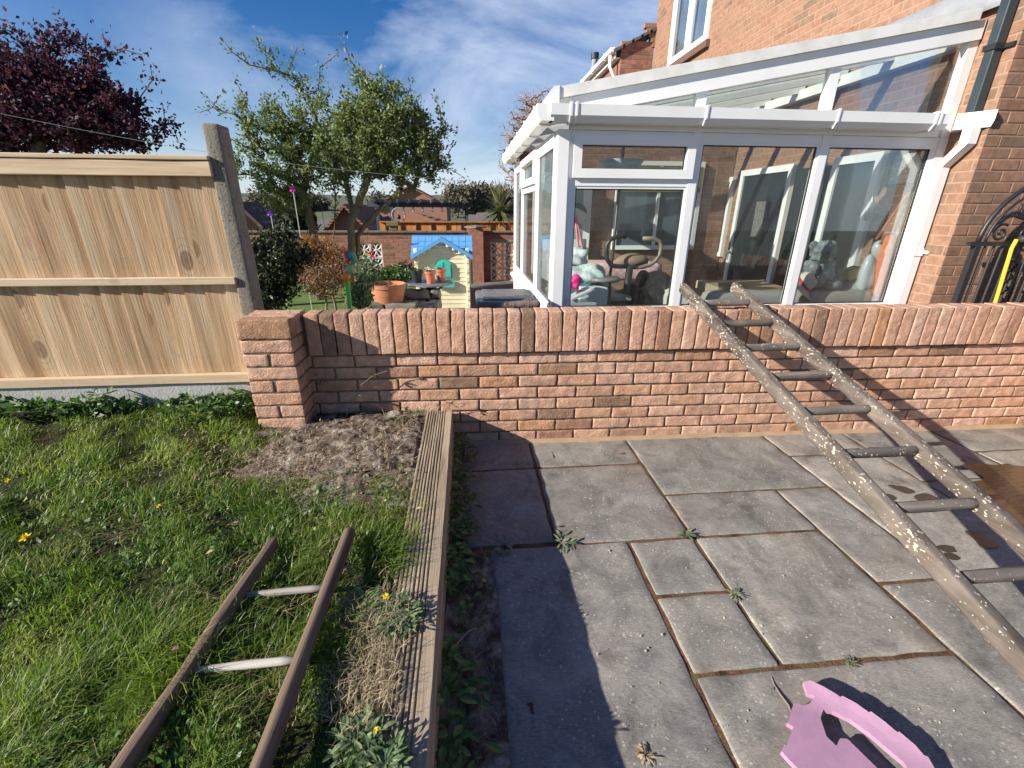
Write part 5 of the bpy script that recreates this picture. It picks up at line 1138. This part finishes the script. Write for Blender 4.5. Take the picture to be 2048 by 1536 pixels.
def tree(name,lab,cat,trunkpaths,blobs,n,leafm_,leafsize,nleaf,seed,y,rtip=.0045,spread=.05,extra=(),bark=M_BARK,asp=.5,power=.45,k=5,lper=6,step=.22):
    t=thing(name,lab,cat); starts=[]; idx=0
    for pth in trunkpaths:
        P=[]; pts=[atY(px,py,yy) for px,py,yy in pth]; pts[0]=Vector((pts[0].x,pts[0].y,GZ if pts[0].z<GZ+1.2 else pts[0].z)); prev=-1
        dense=[pts[0]]
        for a,b in zip(pts,pts[1:]):
            q=max(1,int((b-a).length/.15)); dense+=[a.lerp(b,j/q)+Vector((random.gauss(0,.008),random.gauss(0,.008),0)) for j in range(1,q+1)]
        for p in dense: P.append((p,prev)); prev=idx; idx+=1
        starts.append(P)
    T=inblobs(blobs,n,seed)+[atY(px,py,yy) for px,py,yy in extra]
    nodes,par,rad,tips=grow(starts,T,rtip,power,step,seed); woodmesh(nodes,par,rad,'trunk',bark,t,k)
    if leafm_:
        P=[];D=[]
        for tp in tips:
            i=tp; c=0
            while i>0 and par[i]>=0 and c<lper:
                a=nodes[par[i]]; b=nodes[i]; P.append(tuple(b)); P.append(tuple((a+b)/2)); dd=(b-a).normalized(); D+= [tuple(dd)]*2; i=par[i]; c+=2
        leaves('crown',P,leafm_,leafsize,t,nleaf,spread,asp,seed,D=D)
    return t
random.seed(21)
tree('garden_tree','airy green-leaved garden tree with long bare shoots behind the concrete post','tree',
 [[(632,560,8.9),(628,470,8.9),(615,420,8.9),(600,375,8.8)],[(655,560,9.1),(652,470,9.1),(640,400,9.1)],[(640,560,9.3),(668,465,9.3),(672,410,9.3)]],
 [pb(560,300,8.8,90,75,70),pb(530,230,8.8,60,50,40),pb(620,240,8.8,75,70,60),pb(560,380,8.7,70,50,45),pb(600,330,9,90,80,70),pb(480,300,8.8,40,60,35)],360,M_LEAF,.058,6,3,8.8,
 extra=[(515,75,8.8),(520,95,8.9),(450,85,8.6),(465,105,8.6),(500,130,8.8),(595,95,8.8),(555,95,8.8),(675,108,9),(640,135,9),(400,225,8.7),(425,215,8.7),(415,200,8.8),(440,190,8.8),(470,160,8.8),(545,140,8.8),(575,150,8.8),(585,120,8.7),(540,110,8.9)],spread=.045,rtip=.0048)
tree('garden_tree','dense round-crowned green tree whose forked trunk stands left of the playhouse','tree',
 [[(703,620,8.3),(703,490,8.3),(700,450,8.3),(722,395,8.3),(740,340,8.3)],[(716,560,8.4),(714,470,8.4),(755,425,8.4),(790,392,8.4)],[(690,575,8.5),(706,500,8.5),(705,420,8.5),(690,360,8.5)]],
 [pb(745,255,8.3,115,80,90),pb(800,290,8.3,90,75,70),pb(700,300,8.4,80,70,60),pb(830,330,8.3,65,50,50),pb(760,200,8.4,80,50,60),pb(860,270,8.3,40,50,40),pb(650,330,8.4,50,50,40)],560,M_LEAF,.060,7,5,8.3,
 extra=[(688,82,8.3),(700,120,8.3),(725,150,8.3),(765,142,8.4),(790,170,8.4),(880,215,8.3),(915,262,8.3),(920,350,8.3),(895,335,8.3),(905,290,8.3),(840,195,8.4),(870,195,8.4),(660,175,8.3)],spread=.045,rtip=.0048)
tree('plum_tree','purple-leaved plum tree spreading above the timber fence at the left','tree',
 [[(60,560,7.4),(70,330,7.4),(90,230,7.4),(110,160,7.4)],[(60,560,7.4),(20,300,7.4),(10,150,7.4)]],
 [pb(110,210,7.4,120,90,80),pb(30,180,7.4,90,120,70),pb(190,230,7.3,110,75,60),pb(250,250,7.3,80,55,50),pb(120,130,7.4,100,60,60),pb(-60,220,7.4,90,120,60)],760,M_PLUM,.058,6,8,7.4,
 extra=[(130,42,7.4),(115,55,7.4),(30,45,7.4),(160,70,7.4),(205,65,7.4),(300,128,7.3),(285,110,7.3),(250,100,7.3),(325,205,7.3),(345,245,7.3),(358,285,7.3),(350,265,7.3),(305,160,7.3),(10,60,7.4),(60,65,7.4),(215,110,7.4)],spread=.05,rtip=.0045,asp=.62)
tree('birch_tree','leafless weeping birch behind the left eave of the conservatory','tree',
 [[(1070,470,17),(1068,330,17),(1065,250,17),(1062,200,17)]],
 [pb(1060,260,17,50,70,40),pb(1040,320,17,42,70,40),pb(1085,250,17,40,60,40)],800,mat('birch_bud',leafm((.30,.20,.17),(.38,.27,.23),(.42,.32,.27),.1),rough=.9),.09,2,9,17,bark=M_BIRCH,rtip=.013,k=3,asp=.15,spread=.09,extra=[(1050,192,17),(1100,188,17),(1000,270,17),(996,300,17),(1005,245,17)],power=.4)
# bare trees along the far hill
for i,(px,h) in enumerate([(915,378),(935,386),(952,381),(968,380),(985,386),(1003,388),(1020,392),(600,402),(640,405),(520,398),(760,398)]):
    c=atY(px,418,90+i*2); top=atY(px,h-8,90+i*2); R=(top.z-c.z)*.55; t=thing('hill_tree',['bare brown tree on the far hill, %s'%s for s in ('first from the pergola post','second from the pergola post','third from the pergola post','just left of the cordyline','behind the cordyline','near the conservatory corner','hidden behind the cordyline leaves','seen through the left tree','between the two garden trees','beyond the fence post','behind the dense tree')][i],'tree')
    base=Vector((c.x,90+i*2,hh(c.x,90+i*2)-.3)); mid=Vector((c.x,90+i*2,(c.z+top.z)/2)); T=inblobs([(c.x,90+i*2,top.z-R,R*1.1,R,R)],130,i+40,.2)
    nodes,par,rad,tips=grow([[(base,-1),(base.lerp(mid,.5),0),(mid,1)]],T,.035,.4,1.2,i); woodmesh(nodes,par,rad,'trunk',M_TWIG,t,3)
    leaves('crown',[tuple(nodes[q]) for q in tips]*2,mat('far_crown',leafm((.10,.085,.06),(.15,.12,.085),(.12,.13,.06),.1),rough=.9),.9,t,4,.6,.35,i)
# dark conifer
t=thing('conifer','dense dark green conifer behind the boundary wall between the fence post and tree','tree')
c=atY(588,425,12.5); s=(atY(598,425,12.5).x-c.x)/10
P=inblobs([(c.x,12.5,c.z,34*s,25*s,40*s),(c.x,12.5,c.z-.4,38*s,30*s,35*s)],1600,5,.6); leaves('crown',[tuple(p) for p in P],M_CONIF,.13,t,4,.05,.35,3,updir=1)
B=MB(); B.tube([(c.x,12.5,-.6),(c.x,12.5,c.z+.3)],[.1,.03],8); blob(B,(c.x,12.5,c.z-.1),30*s,12,.2); B.build('trunk',M_CONIF,t)
# cordyline
t=thing('cordyline','spiky green cordyline rising behind the wall beside the conservatory','palm'); cc=atY(1000,425,12.6)
B=MB(); B.tube([(cc.x,12.6,-.5),(cc.x,12.6,cc.z)],[.09,.07],8); B.build('trunk',M_BARK,t)
B=MB(); 
for k in range(230):
    a=random.uniform(0,6.28); el=random.uniform(-.6,1.5); L=random.uniform(.55,.85); d=Vector((math.cos(a)*math.cos(el),math.sin(a)*math.cos(el),math.sin(el))); sd=d.cross(Vector((0,0,1))).normalized()*.02; p=Vector((cc.x,12.6,cc.z+random.uniform(-.05,.12)))
    dr=Vector((0,0,-1))*(.22*L*math.cos(el)); B.add([p-sd*.6,p+sd*.6,p+d*L*.5+sd+dr*.25,p+d*L*.5-sd+dr*.25,p+d*L+dr],[(0,1,2,3),(3,2,4)])
B.build('leaves',M_CORD,t)
# shrubs
def shrub(name,lab,blobs,n,m,size,nleaf,seed,stems,bark=M_BARK,asp=.5,spread=.04,rtip=.003):
    t=thing(name,lab,'shrub'); starts=[];idx=0
    for (px,y) in stems:
        c=atY(px,600,y); P=[(Vector((c.x,y,GZ)),-1),(Vector((c.x,y,GZ+.2)),idx),(Vector((c.x+random.gauss(0,.02),y,GZ+.4)),idx+1)]; idx+=3; starts.append(P)
    T=inblobs(blobs,n,seed,.3); nodes,par,rad,tips=grow(starts,T,rtip,.30,.12,seed); woodmesh(nodes,par,rad,'stems',bark,t,4)
    P=[];
    for tp in tips: P.append(tuple(nodes[tp])); P.append(tuple((nodes[tp]+nodes[par[tp]])/2))
    leaves('foliage',P,m,size,t,nleaf,spread,asp,seed); return t
shrub('evergreen_shrub','dark evergreen shrub filling the gap right of the concrete post',[pb(545,540,4.3,55,65,45),pb(520,600,4.2,50,50,40),pb(560,500,4.4,40,45,35),pb(600,520,4.5,40,28,30)],420,M_DARKL,.042,9,31,[(530,4.3),(550,4.4),(570,4.4)],spread=.035)
shrub('copper_shrub','orange-brown leaved shrub behind the dark evergreen',[pb(640,505,5.6,50,28,35),pb(660,540,5.5,42,38,30),pb(610,490,5.7,40,22,30)],420,M_SPIR,.030,6,32,[(640,5.5),(652,5.6),(620,5.6),(665,5.5)],M_TWIG,spread=.03)
shrub('small_shrub','small twiggy shrub with brown leaves standing on the garden grass',[pb(645,560,4.2,40,40,30)],180,M_SPIR,.022,4,33,[(640,4.2),(648,4.15)],M_TWIG,spread=.03)
shrub('green_shrub','bright green leafy shrub left of the bistro table',[pb(785,552,6.6,32,18,25),pb(745,560,6.5,25,20,20)],200,M_WEED,.045,7,34,[(785,6.6),(750,6.5)],spread=.03)
shrub('green_shrub','grey-green shrub behind the garden windmill',[pb(722,585,4.6,25,35,20),pb(735,545,5,22,30,20)],160,M_GWEED,.035,5,35,[(722,4.6),(735,4.8)],M_TWIG,spread=.03)
shrub('green_shrub','dark green bush between the table and the pinwheel',[pb(812,548,7,16,22,16)],100,M_DARKL,.045,6,36,[(812,7)],spread=.03)
#PART4
# ================================================================== GRASS AND WEEDS
g=np.random.default_rng(5)
def vn(x,y,s,sd):
    r=np.random.default_rng(sd); o=np.zeros_like(x)
    for _ in range(6): a=r.uniform(0,6.28); k=s*r.uniform(.6,1.7); o+=np.sin(k*(x*np.cos(a)+y*np.sin(a))+r.uniform(0,6.28))
    return o/6
def lawnz(x,y): return np.array([lawn_h(a,b) for a,b in zip(x,y)])
def soild(x,y): return np.hypot((x+.56)/.38,(y-2.14)/.33)+.16*vn(x,y,14,77)
def blades(x,y,z,H,W,ang,bend,rv,m,name,lab=None,parent=None):
    n_=len(x); base=np.stack([x,y,z],1); d=np.stack([np.cos(ang),np.sin(ang),np.zeros(n_)],1); sa=ang+np.pi/2+g.normal(0,.5,n_); s=np.stack([np.cos(sa),np.sin(sa),np.zeros(n_)],1)
    V=np.zeros((n_,8,3))
    for i,t in enumerate((0,.35,.72,1.0)):
        h=H*(t-bend*.55*t*t); o=H*bend*t*t*.95
        c=base+d*o[:,None]; c[:,2]+=h; wd=(W*(1-t**1.6*.9))[:,None]*.5
        V[:,2*i]=c-s*wd; V[:,2*i+1]=c+s*wd
    F_=np.concatenate([np.array([[0,1,3,2]])+2*k for k in range(3)]); Fq=(F_[None]+8*np.arange(n_)[:,None,None]).reshape(-1,4)
    return fastmesh(name,V.reshape(-1,3),Fq,np.repeat(rv,3),m,parent)
def scatter(n_,x0,x1,y0,y1,p=1.3):
    u=g.random(n_); a=y0**(1-p); b=y1**(1-p); y=(a+u*(b-a))**(1/(1-p)); x=g.uniform(x0,x1,n_); return x,y
x,y=scatter(300000,-3.6,-.2,.42,2.58,1.9)
keep=(x>-(y*.98+.62)) & ((x<-.262)|((y<1.75)&(x<-.262+.045*(vn(x,y,9,3)+.2)))); x,y=x[keep],y[keep]
sd_=soild(x,y); keep=(g.random(len(x))<np.clip((sd_-.86)*2.2,0.01,1)); x,y,sd_=x[keep],y[keep],sd_[keep]
keep=~((np.hypot(x+1.05,y-2.46)<.16)|((x>PX0-.01)&(x<PX1+.01)&(y>PY0-.01))); x,y,sd_=x[keep],y[keep],sd_[keep]
hn=vn(x,y,7,1); hn2=vn(x,y,17,2); dn2=vn(x,y,30,6)
keep=g.random(len(x))<np.clip(.60+.85*hn2+.6*dn2,.06,1); x,y,sd_,hn,hn2=x[keep],y[keep],sd_[keep],hn[keep],hn2[keep]
H=np.clip(.056+.042*hn+.042*hn2,.014,.15)*g.uniform(.5,1.35,len(x))*np.clip((sd_-.6)*1.0,.35,1)
ang=1.0+2.2*vn(x,y,5,9)+2.0*vn(x,y,15,10)+g.normal(0,1.0,len(x)); bend=np.clip(g.normal(.72+.2*hn,.35,len(x)),.05,1.35)
rv=np.clip(.44+.35*vn(x,y,4,12)+.3*vn(x,y,14,13)+g.normal(0,.24,len(x))+.35*np.clip(1.5-sd_,0,1),0,1)
print('blades',len(x))
o=blades(x,y,lawnz(x,y)-.006,H,g.uniform(.0014,.0034,len(x))*(1+.35*y),ang,bend,rv,M_GRASS,'lawn_grass'); tag(o,'uneven green grass of the lawn beside the patio','grass',kind='stuff')
# broad low leaves between the blades
x,y=scatter(14000,-3.4,-.28,.45,2.56,1.7); k=(x>-(y*.98+.6))&(soild(x,y)>1.02)&(vn(x,y,6,40)>-.05); x,y=x[k],y[k]
o=leaves('clover',np.stack([x,y,lawnz(x,y)+g.uniform(.01,.045,len(x))],1),M_WEED,.020,None,1,.006,.5,51,updir=.5); tag(o,'low clover leaves growing through the lawn','clover',kind='stuff')
# dead grass, bark chips and straw around the bare soil
x=g.normal(-.70,.36,2600); y=g.normal(2.0,.26,2600); k=(x<-.28)&(y<2.45)&(x>-1.7)&~((x>PX0-.02)&(x<PX1+.02)&(y>PY0-.02)); x,y=x[k],y[k]
o=blades(x,y,lawnz(x,y)+.006+g.uniform(0,.018,len(x)),g.uniform(.010,.042,len(x)),g.uniform(.0015,.006,len(x)),g.uniform(0,6.28,len(x)),np.full(len(x),1.3),g.random(len(x)),M_STRAW,'straw_litter'); tag(o,'dry straw and bark litter scattered over the bare soil by the pier','straw',kind='stuff')
x,y=scatter(9000,-2.8,-.26,.5,2.5,1.8); k=(x>-(y*.98+.6))&(vn(x,y,8,22)>.02); x,y=x[k],y[k]
o=blades(x,y,lawnz(x,y)+.012,g.uniform(.02,.075,len(x)),g.uniform(.0012,.0028,len(x)),g.uniform(0,6.28,len(x)),g.uniform(.7,1.3,len(x)),g.random(len(x)),M_STRAW,'dry_grass'); tag(o,'dead tan grass stalks mixed into the lawn','dry grass',kind='stuff')
# tufts beside and over the board
for (cx_,cy_,r_,n_,h_,rvm,nm) in ((-.30,.98,.06,900,.06,.95,'tuft'),(-.29,.80,.05,700,.055,.9,'tuft'),(-.33,1.45,.08,600,.06,.7,'tuft')):
    x=g.normal(cx_,r_,n_); y=g.normal(cy_,r_*1.2,n_); k=x<-.20; x,y=x[k],y[k]
    o=blades(x,y,np.full(len(x),.245),g.uniform(.4,1.2,len(x))*h_,g.uniform(.0012,.0025,len(x)),g.uniform(0,6.28,len(x)),g.uniform(.4,1.1,len(x)),np.clip(g.normal(rvm,.1,len(x)),0,1),M_GRASS if rvm<.8 else M_STRAW,'grass_tuft'); tag(o,{.98:'tan dried grass tuft spilling on the decking board, upper one',.80:'tan dried grass tuft spilling on the decking board, lower one',1.45:'green grass tuft against the upper part of the decking board'}[cy_],'grass tuft')
# leafy weeds
def weed(x,y,z,r,n_,h,m,lab,L=.04,W=.5,stems=0,nm='leafy_weed',cat='weed',flat=.4):
    t=thing(nm,lab,cat); B=MB(); S=MB()
    if stems:
        for k in range(stems):
            a=random.uniform(0,6.28); rr=random.uniform(.1,1)*r; top=Vector((x+rr*math.cos(a),y+rr*math.sin(a),z+h*random.uniform(.6,1.1))); b0=Vector((x+rr*.3*math.cos(a),y+rr*.3*math.sin(a),z)); S.tube([b0,b0.lerp(top,.5)+Vector((.01,0,.01)),top],[.002,.0017,.001],4)
            for q in range(n_//stems):
                tt=random.uniform(.25,1); p=b0.lerp(top,tt); aa=random.uniform(0,6.28); B.leaf(p,(math.cos(aa),math.sin(aa),random.uniform(-.1,.7)),(0,0,1),L*random.uniform(.6,1.2),L*W,.25)
        S.build('stems',M_WEED,t)
    else:
        for k in range(n_):
            a=random.uniform(0,6.28); rr=random.uniform(0,.35 if r<.045 else 1)*r; a2=a+random.gauss(0,.9 if r>.045 else .2); B.leaf((x+rr*math.cos(a),y+rr*math.sin(a),z+random.uniform(0,h)),(math.cos(a2),math.sin(a2),random.uniform(-.2,1.2)*flat),(0,0,1),L*random.uniform(.6,1.25),L*W*random.uniform(.7,1.1),.3)
    B.build('leaves',m,t); return t
def WZ(px,py,z=.28): p=atZ(px,py,z); return p.x,p.y
for px,py,h,s,n_,L,m_,lab in ((215,830,.16,5,44,.045,M_WEED,'tall leafy weed against the gravel board, nearest the left'),(375,840,.14,5,40,.040,M_WEED,'leafy weed in front of the gravel board midway along the fence'),(490,800,.16,4,36,.045,M_WEED,'leafy weed squeezed between the concrete post and the brick pier'),(60,845,.10,6,50,.04,M_DARKL,'dark leafy weed at the far left foot of the fence'),(130,835,.11,6,44,.04,M_WEED,'dark bushy weed at the fence foot, second from the left edge'),(440,835,.12,5,44,.045,M_WEED,'broad leaved weed just left of the brick pier')):
    x_,y_=WZ(px,py); weed(x_,min(y_,2.52),.26,.07,n_,h,m_,lab,L,.6,s)
for px,py,r_,n_,m_,L,lab in ((795,1225,.075,340,M_GWEED,.024,'grey-green dandelion clump spreading over the decking board'),(720,1200,.055,130,M_WEED,.030,'green leafy weed right of the old ladder end'),(715,1470,.055,150,M_GWEED,.028,'pale grey-green leafy weed at the bottom beside the decking board'),(770,1520,.05,160,M_GWEED,.026,'small grey-green weed at the bottom edge on the board')):
    x_,y_=WZ(px,py,.27); weed(x_,y_,.245,r_,n_,.022,m_,lab,L,.42,0,flat=.8)
for px,py,r_,n_,L,m_,lab in ((1005,1090,.05,22,.045,M_SUCC,'dark flat weed in the shaded slab joint'),(1122,1085,.05,30,.045,M_SUCC,'flat rosette weed at the slab joint on the shadow edge'),(1372,1070,.03,22,.04,M_SUCC,'grey-green succulent weed growing in the sunny slab joint'),(1470,1190,.025,24,.028,M_SUCC,'withered little weed at the corner of the small square slab'),(1290,1512,.03,20,.022,M_STRAW,'dry twiggy weed tuft on the slab at the bottom'),(1700,1326,.035,40,.014,M_SUCC,'low mossy weed in the joint above the pink mat')):
    x_,y_=WZ(px,py,.005); weed(x_,y_,.004,r_,n_,.008,m_,lab,L,.30,0,flat=.5)
# strip of weeds between the board and the slabs
B=MB()
for k in range(760):
    y_=random.uniform(.45,2.40); 
    if nz(0,y_,4,7)+random.gauss(0,.22)<-.05: continue
    x_=-.105+abs(random.gauss(0,.045)); a=random.uniform(0,6.28); B.leaf((x_,y_,.01+random.uniform(0,.11)*(1 if x_<-.05 else .4)),(math.cos(a),math.sin(a),random.uniform(-.1,.9)),(0,0,1),random.uniform(.025,.055),.022,.3)
tag(B.build('weeds',M_WEED),'strip of green weeds between the decking board and the slabs','weeds',kind='stuff')
x=g.uniform(-.10,.05,900); y=g.uniform(.4,2.3,900); o=blades(x,y,np.full(900,.016),g.uniform(.02,.07,900),g.uniform(.001,.0025,900),g.uniform(0,6.28,900),g.uniform(.9,1.6,900),g.random(900),M_STRAW,'dry_stalks'); tag(o,'dry stalks lying on the soil strip beside the slabs','dry stalks',kind='stuff')
# creeping cover at the fence foot
x=g.uniform(-3.4,-1.25,1500); y=2.56-np.abs(g.normal(0,.05,1500)); k=(vn(x,y,7,61)>-.2)|(x<-1.9); x,y=x[k],y[k]
o=leaves('creeper',np.stack([x,y,.27+g.uniform(0,.075,len(x))],1),M_WEED,.042,None,1,.01,.6,52,updir=.6,bias=-.25); tag(o,'dark creeping leaves along the foot of the timber fence','creeper',kind='stuff')
# wall shoots
def shoot(pts,lab,n_=7,L=.035):
    t=thing('bramble_shoot',lab,'shoot'); B=MB(); B.tube(pts,[.003]+[.002]*(len(pts)-1),5); B.build('stem',M_TWIG,t); B=MB()
    for k in range(n_):
        i=random.randrange(1,len(pts)); p=Vector(pts[i]); a=random.uniform(0,6.28); B.leaf(p,(math.cos(a),math.sin(a)*.4-.3,random.uniform(-.2,.8)),(0,0,1),L,L*.55,.2)
    B.build('leaves',M_WEED,t)
q=[atY(*p,2.45) for p in ((690,830),(712,792),(722,770),(748,750),(775,742))]; q[0].z=.23; shoot(q,'thin bramble shoot in front of the shaded part of the wall')
q=[atY(*p,2.44) for p in ((868,822),(880,812),(900,806),(918,815))]; q[0].z=.23; shoot(q,'little leafy shoot at the top end of the decking board',6,.03)
q=[atY(*p,2.46) for p in ((655,800),(640,770),(635,748))]; shoot(q,'small shoot in the corner of the pier and the wall',5,.03)
q=[atZ(*p,.3) for p in ((790,830),(768,800),(752,812))]; shoot([Vector((-.50,2.40,.24)),Vector((-.52,2.41,.30)),Vector((-.545,2.40,.33))],'pale bent twig standing in the soil by the wall',0)
# dandelions
def dandelion(px,py,z,r,lab,zb):
    p=atZ(px,py,z); t=thing('dandelion',lab,'flower'); B=MB(); B.tube([(p.x+.005,p.y,zb),(p.x,p.y,z)],.0018,5); B.build('stem',M_WEED,t); B=MB()
    for k in range(46):
        a=random.uniform(0,6.28); el=random.uniform(.0,1.3); B.leaf((p.x,p.y,z),(math.cos(a)*math.cos(el),math.sin(a)*math.cos(el)-.25,math.sin(el)+.1),(0,0,1),r*random.uniform(.7,1.1),r*.26,.2)
    B.build('flower_head',mat('dandelion_yellow',color=(.90,.70,.015),rough=.6),t)
dandelion(52,1077,.34,.019,'large open yellow dandelion in the long grass at the left edge',.26); dandelion(318,1013,.31,.010,'small orange-yellow dandelion bud in the middle of the lawn',.25); dandelion(16,962,.32,.010,'little dandelion at the far left edge of the lawn',.26)
dandelion(772,1194,.30,.013,'yellow dandelion in the grey-green clump by the decking board',.25); dandelion(752,1460,.29,.007,'tiny half-closed dandelion at the bottom beside the board',.25); dandelion(968,1161,.05,.009,'small yellow dandelion on the soil strip in the shade',.01)
# ------------------------------------------------------------------ water, stones, sticks
M_PUD=mat('muddy_water',lambda t,b:(setc(t,b,mix(t,noi(t,coords(t,(1,5,1)),6,5),(.030,.021,.010),(.062,.043,.020))),bump(t,b,noi(t,coords(t,(1,6,1)),9,3),.25,.01)),rough=.10,spec=.5)
def flat(pts,z,name,m,sub=3,th=.0015):
    P=[atZ(*p,z) for p in pts]; Q=[]
    n_=len(P)
    for i in range(n_):
        a,b,c,d=P[i-1],P[i],P[(i+1)%n_],P[(i+2)%n_]
        for q in range(sub):
            t=q/sub; Q.append(.5*((2*b)+(c-a)*t+(2*a-5*b+4*c-d)*t*t+(-a+3*b-3*c+d)*t**3))
    B=MB(); B.prism([(v.x,v.y,z) for v in Q],(0,0,-th)); return B.build(name,m)
struct(flat([(1921,931),(1953,926),(1992,930),(2015,927),(2048,932),(2200,928),(2300,1000),(2250,1110),(2060,1078),(2011,1040),(1980,1014),(1945,990),(1927,967),(1950,962),(1968,958),(1950,944)],.0075,'puddle',M_PUD))
M_WET=mat('wet_slab',lambda t,b:setc(t,b,mix(t,noi(t,coords(t),30,4),(.035,.03,.025),(.06,.052,.042))),rough=.25,spec=.5)
for bl in ([(1775,970),(1795,971),(1812,974),(1830,983),(1815,987),(1796,981)],[(1767,989),(1780,988),(1793,994),(1790,1000),(1775,999)],[(1768,1004),(1780,1001),(1795,1004),(1802,1012),(1788,1016),(1774,1011)],[(1828,992),(1850,986),(1868,992),(1886,1003),(1860,1006),(1840,1003)],[(1930,1062),(1955,1064),(1975,1075),(1998,1092),(1965,1095),(1948,1078)],[(1873,1092),(1895,1090),(1921,1099),(1912,1104),(1890,1103)],[(1888,1106),(1905,1106),(1921,1116),(1910,1120),(1893,1115)]):
    struct(flat(bl,.0048,'wet_patch',M_WET,4))
B=MB()
for k in range(80):
    px=random.choice([random.uniform(1150,1330),random.uniform(1350,2000),random.uniform(1400,1560)]); py=random.uniform(1090,1530); p=atZ(px,py,.004); s=random.choice([.001,.0013,.0018,.003])*random.uniform(.7,1.2)
    B.rbox((p.x,p.y,.003+s*.4),(s*1.3,s,s*.6),s*.4,(1,1,1),0,1,(Vector((math.cos(k),math.sin(k),0)),Vector((-math.sin(k),math.cos(k),0)),Vector((0,0,1))))
tag(B.build('pebbles',mat('pale_pebble',color=(.42,.38,.31),rough=.8)),'scattered tiny pale pebbles and grit on the slabs','pebbles',kind='stuff')
t=thing('stick','thin curved brown stick on the slab above the pink mat','stick'); B=MB(); B.tube([atZ(*p,.006) for p in ((1543,1354),(1549,1370),(1560,1388),(1578,1412),(1582,1424))],[.0022,.0026,.003,.003,.002],6); B.tube([atZ(1551,1372,.006),atZ(1541,1380,.012)],[.0018,.001],5); B.build('twig',M_TWIG,t)
B=MB(); B.tube([atZ(*p,.02) for p in ((913,1288),(925,1275),(938,1262),(955,1256))],[.003,.0035,.003,.002],6); tag(B.build('stick',mat('bleached_stick',color=(.42,.37,.30),rough=.9)),'short bleached stick on the soil beside the decking board','stick')
for k,(px,py,lab) in enumerate(((468,1050,'pinkish dry leaf on the grass below the bare soil'),(845,1020,'pale curled dead leaf on the lawn near the board'),(345,1305,'brown dead leaf left of the old ladder'),(430,1105,'tan dead leaf on the grass above the old ladder'))):
    x_,y_=WZ(px,py,.29); B=MB(); a=random.uniform(0,6.28); B.leaf((x_,y_,.30),(math.cos(a),math.sin(a),.2),(0,0,1),.024,.014,.5); tag(B.build('dead_leaf',mat('dead_leaf',color=(.42,.25,.18),rough=.9)),lab,'leaf')
